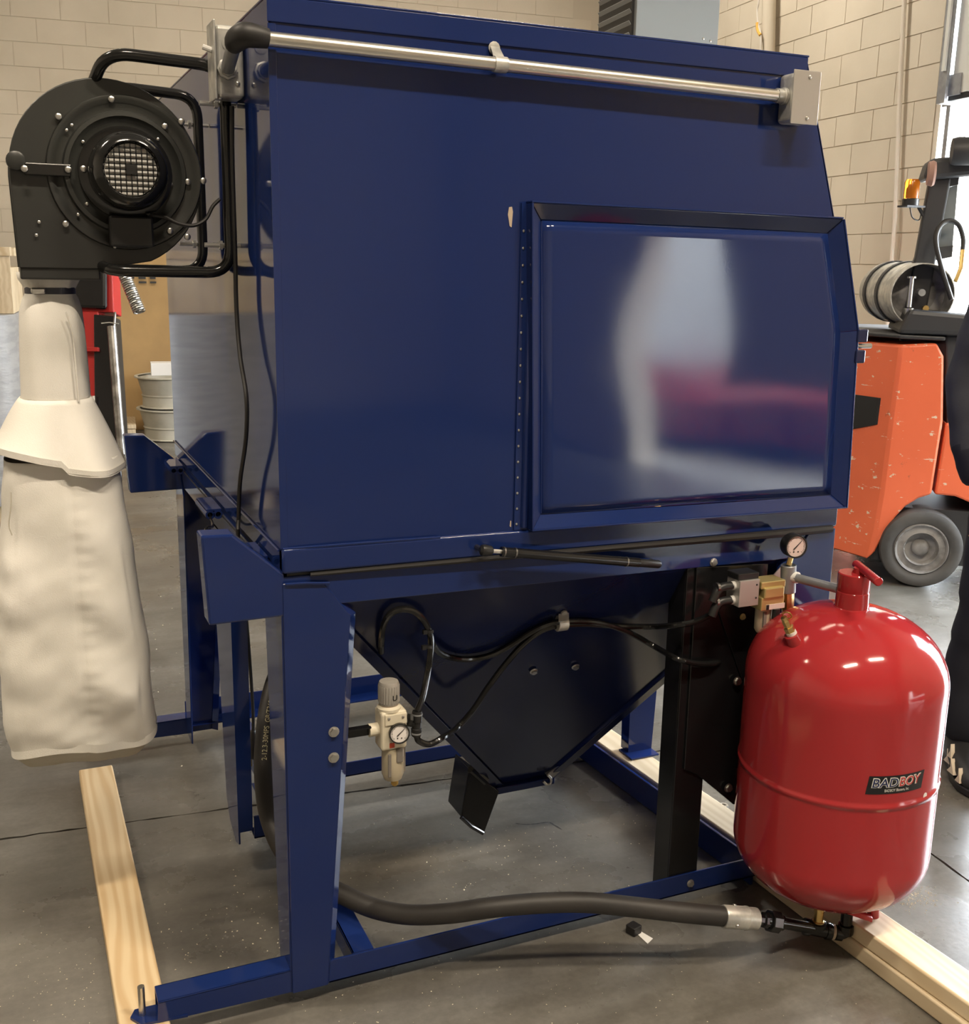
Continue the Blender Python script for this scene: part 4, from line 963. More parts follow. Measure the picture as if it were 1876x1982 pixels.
# keep the stub on the dome
def dome_pt(px, py):
    rr = math.hypot(px - TX, py - TY) / TR; return zc1 + .152 * math.sin(math.acos(min(1, rr ** (1 / .92))))
sx_, sy_ = TX - .152, TY - .014; sp = Vector((sx_, sy_, dome_pt(sx_, sy_)))
ax_ = Vector((-.50, .10, .86)).normalized()
MB().lathe([(.020, -.012), (.017, .006), (.0165, .014)], sp, ax_, 20).build('stub', 'red_paint', tk)
MB().lathe([(.0105, .014), (.0105, .021)], sp, ax_, 16).build('thread_tape', 'paper_white', tk)
MB().lathe([(.0105, .021), (.0105, .032), (.0075, .033), (.0075, .046), (.0065, .05), (.0065, .056)], sp, ax_, 6).build('safety_valve', 'brass', tk, smooth=None)
MB().lathe([(.010, 0), (.010, .0018), (.0075, .0018), (.0075, 0)], sp + ax_ * .052 + Vector((.006, 0, .006)), (.6, .5, .4), 14, caps=False).build('pull_ring', 'brass', tk)
# mounting tabs
MB().box(TX - .10, TX - .04, -.0045, .0, .50, .59).build('mounting_tab', 'red_paint', tk, smooth=None)
MB().box(TX - .10, TX - .04, -.0045, .0, .235, .32).build('mounting_tab', 'red_paint', tk, smooth=None)
for z in (.545, .278): MB().box(TX - .06, TX - .05, -.05, -.001, z - .04, z + .04).build('tab_gusset', 'red_paint', tk, smooth=None)
# bottom spigots
zb_ = .085
MB().lathe([(.017, 0), (.0135, .014), (.0125, .055)], (1.190, -.285, .136), (.05, -.05, -1), 16).build('drain_spigot', 'red_paint', tk)
MB().obox((1.150, -.290, .098), Vector((.026, -.012, -.010)), Vector((.004, .007, 0)), Vector((0, 0, .006))).build('valve_lever', 'red_dull', tk, bevel=.003)
# nameplate band with lettering on the shell
def on_tank(ang, z, lift=0.): return Vector((TX + (TR + lift) * math.cos(ang), TY + (TR + lift) * math.sin(ang), z))
A0, A1, Z0, Z1 = math.radians(-116.2), math.radians(-80.5), .4405, .4785
m = MB(); n_ = 18
for i in range(n_ + 1):
    a = A0 + (A1 - A0) * i / n_; sk = .004
    m.v += [on_tank(a - .012, Z0, .0006), on_tank(a + .012, Z1, .0006)]
m.f = [(2 * i, 2 * i + 2, 2 * i + 3, 2 * i + 1) for i in range(n_)]
decal = m.build('nameplate', 'decal_black', tk, smooth=60)
am, half = (A0 + A1) / 2, (A1 - A0) * TR / 2
def lay(lift): return lambda u, v: on_tank(am + u / TR, Z0 + v, lift)
W2 = half * 2 * .86
for body, c, f0, f1 in (('BAD', 'decal_navy', -.5, -.005), ('BOY', 'decal_red', .015, .5)):
    pl_ = lambda lift: (lambda u, v: on_tank(am + u / TR + .05 * 0, Z0 + .0150 + v * 1.0, lift))
    place_text('lettering_outline', body, .0262, pl_(.0012), 'decal_white', decal, fit=(f0 * W2 - .0012, f1 * W2 + .0012), shear=.12, offset=.0015)
    place_text('lettering', body, .0258, pl_(.0018), c, decal, fit=(f0 * W2 + .0005, f1 * W2 - .0005), shear=.12, offset=.0001)
place_text('small_lettering', 'BADBOY Blasters, Inc.', .0085, lambda u, v: on_tank(am + u / TR, Z0 + .0045 + v, .0012), 'decal_white', decal, fit=(-.26 * W2, .24 * W2))
MB().lathe([(0, .0004), (.0065, .0004), (.0065, 0)], on_tank(math.radians(-76), .418, 0), (math.cos(math.radians(-76)), math.sin(math.radians(-76)), 0), 12, caps=False).build('paint_chip', 'decal_white', tk).scale = (1, 1, 1)

# outlet plumbing under the tank
op = thing('outlet_valve', (1.137,-0.19,0.014), 'black threaded pipe fittings under the red tank ending in an elbow', 'fitting')
q_tee = vec((1.078,-0.25,0.056)); q_el = vec((1.132,-0.275,0.045)); q_un = vec((0.97,-0.235,0.092)); q_fe = vec((0.926,-0.23,0.106))
nb = q_tee + Vector((.0, 0, .0)); 
MB().lathe([(.0125, 0), (.0125, .008), (.0105, .009), (.0105, .034), (.0125, .035), (.0125, .055)], nb + Vector((0, 0, .012)), (0, 0, 1), 14).build('brass_nipple', 'brass', op)
MB().lathe([(.017, 0), (.0175, .003), (.0175, .012), (.015, .013)], nb + Vector((0, 0, .004)), (0, 0, 1), 16).build('bead', 'black_gloss', op)
d_ = (q_el - q_fe)
MB().lathe([(.012, 0), (.012, .018), (.0165, .020), (.0165, .042), (.015, .043)], q_fe, q_un - q_fe, 8).build('reducer', 'black_gloss', op)
MB().lathe([(.022, -.012), (.0235, -.010), (.0235, .010), (.022, .012)], q_un, q_tee - q_un, 8).build('union_nut', 'black_gloss', op, smooth=None)
MB().lathe([(.0165, -.02), (.0165, .022), (.0125, .024), (.0125, (q_tee - q_un).length)], q_un, q_tee - q_un, 14).build('nipple', 'black_gloss', op)
MB().lathe([(.0175, -.030), (.0185, -.028), (.0185, -.018), (.016, -.017), (.016, .017), (.0185, .018), (.0185, .028), (.0175, .03)], q_tee, q_el - q_tee, 16).build('tee', 'black_gloss', op)
MB().lathe([(.0165, .030), (.0165, .036)], q_tee, q_el - q_tee, 12).build('copper_ring', 'primer_chip', op)
MB().tube(fillet([q_tee + (q_el - q_tee).normalized() * .034, q_el, q_el + Vector((0, 0, .055))], .02, 6), .0125, 14).build('elbow', 'black_gloss', op)
MB().lathe([(.0165, -.008), (.0175, 0), (.0165, .012)], q_el + Vector((0, 0, .012)), (0, 0, 1), 14).build('elbow_bead', 'black_gloss', op)
MB().lathe([(.016, -.008), (.016, .006)], q_el - (q_el - q_tee).normalized() * .014, q_el - q_tee, 14).build('elbow_bead', 'black_gloss', op)

# ================================================================== BLAST HOSE
bh = thing('blast_hose', (0.338,0.02,0.115), 'thick black rubber blast hose lying across the base frame to the tank outlet', 'hose')
hp = catmull([(0.165,0.58,0.545), (0.12,0.55,0.503), (0.081,0.5,0.45), (0.054,0.45,0.379), (0.038,0.4,0.303), (0.035,0.34,0.232), (0.054,0.28,0.173), (0.1,0.22,0.133), (0.146,0.16,0.121), (0.189,0.08,0.125), (0.247,0.02,0.131), (0.317,-0.03,0.147), (0.391,-0.07,0.166), (0.48,-0.1,0.172), (0.571,-0.13,0.17), (0.663,-0.16,0.156), (0.765,-0.195,0.139), (0.857,-0.22,0.122)], 8)
MB().tube(hp, .0205, 18).build('hose', 'hose_rubber', bh)
hd = (q_fe - hp[-1]).normalized()
MB().lathe([(.0225, -.004), (.0235, .0), (.0235, .048), (.0245, .049), (.0245, .053), (.0225, .054), (.0225, (q_fe - hp[-1]).length + .004)], hp[-1] - hd * .003, hd, 22).build('ferrule', 'zinc', bh)
for a in (0, 2.1, 4.2):
    s_ = hd.orthogonal().normalized(); s_.rotate(Quaternion(hd, a + .5)); bolt(hp[-1] + hd * .018 + s_ * .0235, s_, .0045, bh, 'steel', 'crimp_screw', 'dome')
# print on the hose: runs up the vertical stretch
hpath = [p for p in hp[:40]]
acc = [0]
for a, b_ in zip(hpath, hpath[1:]): acc.append(acc[-1] + (b_ - a).length)
def along(s):
    s = max(0, min(acc[-1] - 1e-5, s)); k = max(i for i in range(len(acc)) if acc[i] <= s); k = min(k, len(hpath) - 2)
    t = (s - acc[k]) / max(1e-6, acc[k + 1] - acc[k]); return hpath[k].lerp(hpath[k + 1], t), (hpath[k + 1] - hpath[k]).normalized()
def hose_print(u, v):
    p, t = along(.325 - u)
    n_out = Vector((-.12, -.99, .1)); n_out = (n_out - t * n_out.dot(t)).normalized(); sd = t.cross(n_out)
    a = (v - .006) / .0205
    return p + (n_out * math.cos(a) + sd * math.sin(a) * 1.0) * .0212
place_text('hose_lettering', '2-12.3-30MPS  GB/T3683  MEE110218', .0165, hose_print, 'hose_print', bh, fit=(.02, .235))

# ================================================================== AIR VALVE AND GAUGE MANIFOLD
vm = thing('air_manifold', (1.095,-0.05,0.743), 'steel air manifold with pressure gauge and pipe feeding the red tank', 'manifold')
VY = -.055
mt, mb_ = vec((1.084,-0.055,0.811)), vec((1.088,-0.055,0.75)); br = vec((1.092,-0.055,0.691))
MB().lathe([(.0155, 0), (.0165, .001), (.0165, (mt - mb_).length - .001), (.0155, (mt - mb_).length)], mb_, mt - mb_, 20).build('manifold_body', 'galv_dull', vm)
MB().lathe([(.0125, 0), (.0125, .02), (.0135, .021), (.0135, (mb_ - br).length)], br, mb_ - br, 8).build('brass_adapter', 'brass', vm)
gp = vec((1.083,-0.075,0.857))
MB().cyl(mt, mt + Vector((.004, 0, .016)), .006, 8).build('gauge_stem', 'brass', vm)
gauge('gauge', gp, (-.18, -1, .02), .0255, .026, 'gauge_pink', vm, .8)
MB().cyl((mt + mb_) / 2 + Vector((0, 0, .006)), Vector((TX - .02, TY + .02, ztop + .035)), .0095, 14).build('pipe', 'galv_dull', vm)
MB().lathe([(.0125, .0), (.0125, .012)], (mt + mb_) / 2 + Vector((.004, -.010, .006)), Vector((TX, TY, ztop + .035)) - (mt + mb_) / 2, 12).build('tape_ring', 'paper_white', vm)
MB().prism([(1.069,-0.004,0.756), (1.114,-0.004,0.799), (1.119,-0.004,0.751)], (0, .002, 0)).build('gap_triangle', 'aluminium', vm, smooth=None)  # pale triangle added where lit floor shows through the gap
vl = thing('filter_valve', (1.008,-0.06,0.755), 'small valve block with brass coloured filter and clear bowl behind the red tank', 'valve')
a0, a1 = vec((0.945,-0.07,0.794)), vec((0.995,-0.07,0.737))
MB().box(a0.x, a1.x, -.075, -.03, a1.z, a0.z).build('valve_block', 'aluminium', vl, smooth=None, bevel=.001)
MB().box(a0.x - .002, a1.x + .001, -.070, -.03, a0.z, a0.z + .014).build('coil_cap', 'black_plastic', vl, smooth=None, bevel=.002)
for z in (.3, .8): bolt((a1.x - .007, -.075, a1.z + (a0.z - a1.z) * z), (0, -1, 0), .0022, vl, 'black_plastic', 'pin', 'dome')
for z in (.2, .75):
    zz = a1.z + (a0.z - a1.z) * z
    MB().lathe([(.0095, 0), (.0095, .008)], (a0.x, -.055, zz), (-1, 0, 0), 12).build('tape_ring', 'paper_white', vl)
    MB().tube(fillet([(a0.x - .006, -.055, zz), (a0.x - .04, -.055, zz), (a0.x - .052, -.055, zz - .03)], .016, 5), .0095, 12).build('push_elbow', 'black_plastic', vl)
    MB().lathe([(.0105, 0), (.0105, .006)], (a0.x - .04, -.055, zz), (-1, 0, 0), 12).build('release_ring', 'dark_steel', vl)
f0, f1 = vec((0.998,-0.07,0.787)), vec((1.061,-0.07,0.73)); fcx = (f0.x + f1.x) / 2
MB().box(f0.x, f1.x, -.078, -.034, f0.z - .016, f0.z).build('filter_head', 'gold_zinc', vl, smooth=None, bevel=.002)
MB().box(f0.x + .006, f1.x - .006, -.084, -.036, f0.z - .036, f0.z - .012).build('filter_hood', 'gold_zinc', vl, smooth=None, bevel=.003)
MB().box(f0.x + .002, f1.x - .002, -.080, -.036, f1.z - .006, f0.z - .034).build('filter_collar', 'gold_zinc', vl, smooth=None, bevel=.002)
MB().box(f0.x + .014, f1.x - .001, -.0815, -.0795, f1.z - .004, f1.z + .007).build('label_plate', 'gauge_pink', vl, smooth=None)
MB().box(f0.x + .014, f0.x + .021, -.0819, -.0812, f1.z - .004, f1.z + .007).build('label_print', 'black_plastic', vl, smooth=None)
MB().lathe([(.012, 0), (.017, .008), (.0175, .06)], (fcx - .005, -.057, f1.z - .062), (0, 0, 1), 20).build('bowl', 'bowl', vl)
MB().box(fcx - .016, fcx - .009, -.0745, -.068, f1.z - .05, f1.z - .012).build('sight_glass', 'smoke', vl, smooth=None)
MB().cyl((fcx + .010, -.08, f1.z - .03), (fcx + .010, -.08, f1.z - .004), .0085, 12).build('regulator_knob', 'black_plastic', vl)
MB().cyl((f1.x - .001, -.056, f0.z - .014), (mt.x - .012, -.055, f0.z - .014), .008, 10).build('nipple', 'paper_white', vl)
# ================================================================== FORKLIFT BY THE BAY DOOR
FA = math.radians(-38); FX = Vector((math.cos(FA), math.sin(FA), 0)); FY = Vector((-math.sin(FA), math.cos(FA), 0)); FP = Vector((3.39, 1.80, 0)); UP = Vector((0, 0, 1))
def FL(x, y, z): return FP + FX * x + FY * y + UP * z
def fl_of(p): p = vec(p) - FP; return (p.dot(FX), p.dot(FY), p.z)
fk = thing('forklift', FL(0, .5, 0), 'orange forklift with scraped counterweight parked by the open bay door', 'forklift')
# counterweight outline on its near side
side_px = [(3.259,1.9024,1.109), (3.3791,1.8085,1.1234), (3.4059,1.7876,1.0653), (3.4261,1.7718,0.7773), (3.4207,1.776,0.6117), (3.4156,1.78,0.4386), (3.3753,1.8115,0.4157), (3.3328,1.8447,0.3729), (3.3032,1.8678,0.3187), (3.2794,1.8864,0.2547), (3.2587,1.9026,0.1955), (3.2458,1.9127,0.1492), (3.2199,1.9329,0.1063)]
corner = [(3.2356,1.9207,0.2404), (3.246,1.9125,0.4408), (3.2519,1.9079,0.7895), (3.2577,1.9034,1.0352)]
near = [fl_of(p) for p in side_px + corner]
CWID = 1.0
# plan: flat near side, rounded rear corner, rear face, mirrored on the far side; slices across the width
def slice_(y, k):
    return [FL(x - k * max(0, min(1, (near[3][0] - x) / (near[3][0] - near[0][0]))), y, z) for x, yy, z in near]
rings_ = [slice_(0, 0), slice_(.10, .10), slice_(.24, .24), slice_(.42, .32), slice_(.62, .32), slice_(.80, .24), slice_(.94, .10), slice_(1.04, 0)]
cw = MB().loft(rings_).build('counterweight', 'orange_paint', fk, smooth=28, bevel=.012, seg=2)
zv1, zv0 = fl_of((3.1833,1.9615,0.8631))[2], fl_of((3.1958,1.9518,0.6905))[2]; xv = fl_of((3.2536,1.9066,0.7896))[0]
def rear(y, lift):                       # point on the rear outline at mid height
    tbl = ((0, 0), (.05, .05), (.10, .10), (.24, .24), (.42, .32), (.62, .32))
    for (a, b_), (c, d) in zip(tbl, tbl[1:]):
        if a <= y <= c: return xv - (b_ + (d - b_) * (y - a) / (c - a)) - lift
vent = MB()
for (ya, yb) in ((.05, .24), (.24, .42), (.42, .60)):
    za = zv0 + (.05 if ya < .2 else -.03); zb_ = zv0 - .03
    vent.add([FL(rear(ya, .012), ya, za), FL(rear(yb, .012), yb, zb_), FL(rear(yb, .012), yb, zv1), FL(rear(ya, .012), ya, zv1), FL(rear(ya, -.02), ya, za), FL(rear(yb, -.02), yb, zb_), FL(rear(yb, -.02), yb, zv1), FL(rear(ya, -.02), ya, zv1)],
             [(0, 1, 2, 3), (4, 7, 6, 5), (0, 4, 5, 1), (1, 5, 6, 2), (2, 6, 7, 3), (3, 7, 4, 0)])
vent.build('vent', 'black_plastic', cw, smooth=None)
zt_ = fl_of((3.2499,1.9095,1.1384))[2]
MB().prism([FL(near[1][0] + .03, -.012, zt_ - .004), FL(near[0][0] - .01, -.012, zt_), FL(near[0][0] - .12, .10, zt_), FL(near[0][0] - .34, .42, zt_), FL(near[0][0] - .34, .62, zt_), FL(near[0][0] - .1, .95, zt_), FL(near[1][0] + .03, CWID, zt_ - .004)], UP * .018).build('hood_edge', 'forklift_dark', fk, smooth=None, bevel=.006)
# fender behind the counterweight and seat side
f2 = [fl_of(p) for p in ((3.4373,1.763,0.7663), (3.5523,1.6732,0.774), (3.5946,1.6402,0.3873), (3.4959,1.7173,0.4337), (3.4261,1.7718,0.4371))]
MB().prism([FL(x, .01, z) for x, y, z in f2], FY * .9).build('side_panel', 'orange_paint', fk, smooth=None, bevel=.01)
f3 = [fl_of(p) for p in ((3.4052,1.7881,1.1563), (3.6663,1.5842,1.167), (3.7498,1.5189,0.27), (3.6061,1.6312,0.2555), (3.4443,1.7575,0.7433))]
MB().prism([FL(x, .03, z) for x, y, z in f3], FY * .9).build('chassis', 'forklift_dark', fk, smooth=None, bevel=.01)
MB().prism([FL(near[-5][0] + .02, .05, .10), FL(1.7, .05, .10), FL(1.7, .05, .36), FL(near[-5][0] + .02, .05, .36)], FY * .9).build('undercarriage', 'forklift_dark', fk, smooth=None)
# steer wheel
wc = vec((3.3794,1.7702,0.1827)); wr = wc.z
def wheel(c, r, name):
    t = MB().lathe([(r * .66, -.01), (r * .70, -.004), (r * .88, .0), (r * .97, -.008), (r, -.03), (r, -.15), (r * .95, -.17), (r * .6, -.17)], c, -FY, 48, caps=False).build(name, 'tyre', fk)
    MB().lathe([(r * .66, -.012), (r * .63, -.002), (r * .60, -.006), (r * .57, -.016), (r * .52, -.018), (r * .44, -.014), (r * .42, -.010), (r * .40, -.016), (r * .37, -.05), (r * .22, -.055), (r * .20, -.03), (r * .15, -.02), (r * .08, -.016), (0, -.015)], c, -FY, 48, caps=False).build('rim', 'wheel_grey', t)
    return t
wheel(wc, wr, 'steer_wheel')
MB().lathe([(wr, 0), (wr, .16)], FL(fl_of(wc)[0], .72, wr), FY, 32).build('steer_wheel', 'tyre', fk)
MB().lathe([(.31, 0), (.31, .2)], FL(1.35, .0, .31), FY, 40).build('drive_wheel', 'tyre', fk)
MB().lathe([(.31, 0), (.31, .2)], FL(1.35, .75, .31), FY, 40).build('drive_wheel', 'tyre', fk)
# rear pillar and overhead guard, cab glass
p0, p1 = fl_of((3.3842,1.9949,1.2599)), fl_of((3.4042,1.9792,1.8375))
def post(y):
    m = MB().prism([FL(p0[0] - .03, y, p0[2] - .15), FL(p0[0] + .06, y, p0[2] - .15), FL(p1[0] + .09, y, p1[2]), FL(p1[0], y, p1[2])], FY * .06); return m.build('pillar', 'forklift_dark', fk, smooth=None, bevel=.008)
post(.15)
g0 = fl_of((3.3778,1.9999,1.8706))
MB().prism([FL(g0[0], .10, p1[2] - .01), FL(g0[0] + 1.5, .10, p1[2] + .12), FL(g0[0] + 1.5, .10, p1[2] + .20), FL(g0[0] + .02, .10, p1[2] + .08)], FY * .22).build('overhead_guard', 'forklift_dark', fk, smooth=None, bevel=.02)
MB().lathe([(.055, 0), (.06, .02), (.06, .16), (.05, .18)], FL(g0[0] + .10, .06, p1[2] + .105), FX, 16).build('work_lamp', 'forklift_dark', fk)
MB().lathe([(.05, 0), (.055, .01), (.05, .03)], FL(g0[0] + .045, .085, p1[2] + .015), -FX, 14).build('tail_lamp', 'brick_red', fk)
wz = [fl_of(p) for p in ((3.3997,1.9828,1.529), (3.4323,1.9573,1.7845), (3.501,1.9036,1.811), (3.5061,1.8997,1.5488))]
MB().prism([FL(x, .175, z) for x, y, z in wz], FY * .006).build('cab_window', 'glass', fk, smooth=None)
fr_ = [wz[0], wz[1], wz[2]]
MB().prism([FL(wz[0][0] - .03, .16, wz[0][2] - .07), FL(wz[3][0], .16, wz[3][2] - .05), FL(wz[3][0], .16, wz[3][2]), FL(wz[0][0] - .01, .16, wz[0][2])], FY * .05).build('window_sill', 'forklift_dark', fk, smooth=None)
MB().prism([FL(wz[1][0] - .03, .16, wz[1][2] - .005), FL(wz[2][0], .16, wz[2][2] + .0), FL(wz[2][0], .16, wz[2][2] + .06), FL(wz[1][0], .16, wz[1][2] + .10)], FY * .05).build('window_head', 'forklift_dark', fk, smooth=None)
MB().prism([FL(p0[0] + .02, .2, near[0][2]), FL(p0[0] + .7, .2, near[0][2]), FL(p0[0] + .7, .2, near[0][2] + .07), FL(p0[0] + .02, .2, near[0][2] + .10)], FY * .6).build('tank_cradle', 'forklift_dark', fk, smooth=None, bevel=.02)
# beacon on a bracket
bc = vec((3.3275,2.0011,1.7182))
MB().box(bc.x - .045, bc.x + .06, bc.y - .03, bc.y + .03, bc.z - .008, bc.z).build('beacon_bracket', 'forklift_dark', fk, smooth=None)
MB().cyl(bc + Vector((.05, 0, -.004)), FL(p1[0] - .01, .16, p1[2] - .16), .008, 8).build('beacon_arm', 'forklift_dark', fk)
MB().lathe([(.036, 0), (.036, .028), (.03, .03)], bc, (0, 0, 1), 20).build('beacon_base', 'black_plastic', fk)
MB().lathe([(.033, .03), (.033, .10), (.027, .112), (0, .113)], bc, (0, 0, 1), 20, caps=False).build('beacon_lens', 'amber', fk)
MB().lathe([(.016, .032), (.016, .07), (.008, .09)], bc, (0, 0, 1), 10).build('beacon_bulb', 'orange_wire', fk)
MB().tube(catmull([bc + Vector((0, 0, -.008)), bc + Vector((.02, 0, -.05)), bc + Vector((.06, 0, -.06)), bc + Vector((.09, .02, -.02))], 5), .003, 6).build('beacon_wire', 'black_plastic', fk)
# gas cylinder strapped on the counterweight
gc = thing('gas_cylinder', FL(.0, .25, zt_ + .2), 'worn silver gas cylinder lying strapped on top of the orange forklift', 'gas cylinder')
ga, gb = vec((3.353,1.899,1.33)), vec((3.651,2.442,1.337)); gr = .140; gd = (gb - ga).normalized(); gl = .66
MB().lathe([(gr * .97, .0), (gr, .004), (gr, .06), (gr * .965, .075), (gr * 1.0, .09), (gr, gl - .10), (gr * .9, gl - .03), (gr * .55, gl), (0, gl + .01)], ga, gd, 40, caps=False).build('shell', 'zinc', gc, smooth=45)
MB().lathe([(gr * .955, .0), (gr * .95, .12), (gr * .7, .135), (0, .10)], ga, gd, 40, caps=False).build('end_dish', 'wheel_grey', gc)
MB().lathe([(gr * .965, -.003), (gr, -.003), (gr, .004)], ga, gd, 40, caps=False).build('collar_rim', 'zinc', gc)
sd = gd.cross(UP).normalized()
for s in (.24, .46):
    MB().lathe([(gr + .002, s - .02), (gr + .007, s - .02), (gr + .007, s + .02), (gr + .002, s + .02)], ga, gd, 32, caps=False).build('strap', 'forklift_dark', gc)
va = ga + gd * .06
MB().lathe([(.016, 0), (.016, .05)], va + UP * .01, -gd, 14).build('valve', 'galv_dull', gc)
MB().cyl(va - gd * .045 + sd * -.05 - UP * .055, va - gd * .045 + sd * -.05 + UP * .075, .011, 12).build('valve_stem', 'steel', gc)
MB().lathe([(.02, 0), (.02, .008)], va - gd * .045 + sd * -.05 + UP * .072, UP, 14).build('hand_wheel', 'steel', gc)
MB().lathe([(.022, 0), (.022, .02), (.012, .035)], va - gd * .045 + sd * -.05 - UP * .06, -UP, 12).build('coupler', 'steel', gc)
MB().lathe([(.014, 0), (.014, .02)], ga + gd * .05 - UP * .06 + sd * .03, -gd, 8).build('brass_plug', 'brass', gc)
MB().tube(catmull([(3.43,1.805,1.313), (3.399,1.855,1.457), (3.386,1.888,1.568), (3.408,1.894,1.631), (3.447,1.882,1.654), (3.483,1.861,1.635), (3.498,1.841,1.577), (3.492,1.831,1.528)], 6), .011, 10).build('fuel_hose', 'rubber', gc)
MB().tube([(3.492,1.831,1.528), (3.478,1.817,1.448), (3.452,1.814,1.391)], .011, 8).build('hose_fitting', 'brass', gc)
MB().prism([FL(near[0][0] - .02, -.02, zt_ + .02), FL(near[0][0] + .34, -.02, zt_ + .02), FL(near[0][0] + .34, -.02, zt_ + .11), FL(near[0][0] + .02, -.02, zt_ + .13)], FY * .5).build('saddle', 'forklift_dark', gc, smooth=None, bevel=.02)

# ================================================================== PERSON AT THE RIGHT EDGE
pr = thing('person', (2.19, .20, 0), 'person in dark work clothes and black shoes with beige trim beside the red tank', 'person')
F_ = Vector((-.55, -.835, 0)).normalized(); Rr_ = Vector((F_.y, -F_.x, 0)); O_ = Vector((2.20, .215, 0))
def PB(r, f, z): return O_ + Rr_ * r + F_ * f + Vector((0, 0, z))
J = {}; vs_, es_, rad_ = [], [], []
def jt(name, p, r, par=None):
    J[name] = len(vs_); vs_.append(p); rad_.append(r if isinstance(r, tuple) else (r, r))
    if par: es_.append((J[par], J[name]))
jt('pelvis', PB(0, 0, .96), (.165, .125)); jt('waist', PB(0, .01, 1.10), (.155, .12), 'pelvis'); jt('chest', PB(0, .0, 1.30), (.175, .125), 'waist'); jt('collar', PB(0, -.01, 1.43), (.12, .085), 'chest')
jt('neck', PB(0, 0, 1.52), .058, 'collar'); jt('chin', PB(0, .02, 1.58), .075, 'neck'); jt('head', PB(0, .02, 1.66), (.082, .098), 'chin'); jt('crown', PB(0, .01, 1.735), .07, 'head')
for s, nm in ((1, 'r'), (-1, 'l')):
    jt('sh' + nm, PB(s * .185, -.01, 1.405), .078, 'collar'); jt('el' + nm, PB(s * .250, -.04, 1.12), .060, 'sh' + nm); jt('wr' + nm, PB(s * .225, .06, .92), .05, 'el' + nm); jt('ha' + nm, PB(s * .205, .075, .86), .055, 'wr' + nm)
    jt('hi' + nm, PB(s * .10, 0, .87), .118, 'pelvis'); jt('th' + nm, PB(s * .115, .01, .68), .102, 'hi' + nm); jt('kn' + nm, PB(s * .13, .015, .48), .084, 'th' + nm); jt('ca' + nm, PB(s * .14, -.01, .28), .088, 'kn' + nm); jt('an' + nm, PB(s * .15, -.01, .07), .080, 'ca' + nm)
me = bpy.data.meshes.new('body'); me.from_pydata([tuple(v - pr.location) for v in vs_], es_, [])
bo = bpy.data.objects.new('body_rig', me); COL.objects.link(bo)
sk = bo.modifiers.new('skin', 'SKIN'); sub = bo.modifiers.new('sub', 'SUBSURF'); sub.levels = 2; sub.render_levels = 2
for i, r in enumerate(rad_): me.skin_vertices[0].data[i].radius = r
me.skin_vertices[0].data[0].use_root = True
dg = bpy.context.evaluated_depsgraph_get(); bme = bpy.data.meshes.new_from_object(bo.evaluated_get(dg)); bpy.data.objects.remove(bo)
bme.materials.clear()
for k in ('cloth_navy', 'cloth_dark', 'skin'): bme.materials.append(MATS[k])
for v in bme.vertices:                     # cloth folds
    z = v.co.z
    if z < 1.45:
        a = .008 * noise.noise(Vector((v.co.x * 6, v.co.y * 6, z * 13))) + .004 * noise.noise(Vector((v.co.x * 12, v.co.y * 12, z * 30))); v.co += v.normal * a
for p in bme.polygons:
    p.use_smooth = True; z = p.center.z
    p.material_index = 0 if z < .97 else (1 if z < 1.50 else 2)
body = bpy.data.objects.new('body', bme); COL.objects.link(body); body.parent = pr
hd_ = PB(0, .02, 1.66)
MB().lathe([(.001, .105), (.05, .095), (.085, .06), (.098, .01), (.096, -.02), (.07, -.03)], hd_ + Vector((0, 0, .01)) - F_ * .015, (0, 0, 1), 24, caps=False).build('hair', 'hair_dark', pr)
MB().lathe([(.004, .022), (.013, .0), (.016, -.012), (.006, -.018)], hd_ + F_ * .095 - Vector((0, 0, .015)), UP, 10).build('nose', 'skin', pr)
for s in (-1, 1):
    MB().lathe([(.0, -.012), (.012, 0), (.0, .004)], hd_ + F_ * .086 + Rr_ * s * .034 + Vector((0, 0, .012)), F_, 10).build('eye', 'paper_white', pr)
    MB().lathe([(.0, .028), (.015, .012), (.017, -.008), (.0, -.028)], hd_ + Rr_ * s * .092, UP, 10).build('ear', 'skin', pr)
MB().obox(hd_ + F_ * .088 - Vector((0, 0, .055)), Rr_ * .022, F_ * .006, Vector((0, 0, .004))).build('mouth', 'red_dull', pr, bevel=.002)
# pocket stitching and seam on the trousers
MB().tube(catmull([PB(.215, .06, .72), PB(.205, .09, .715), PB(.18, .115, .72)], 5), .0028, 6).build('stitching', 'stitch', pr)
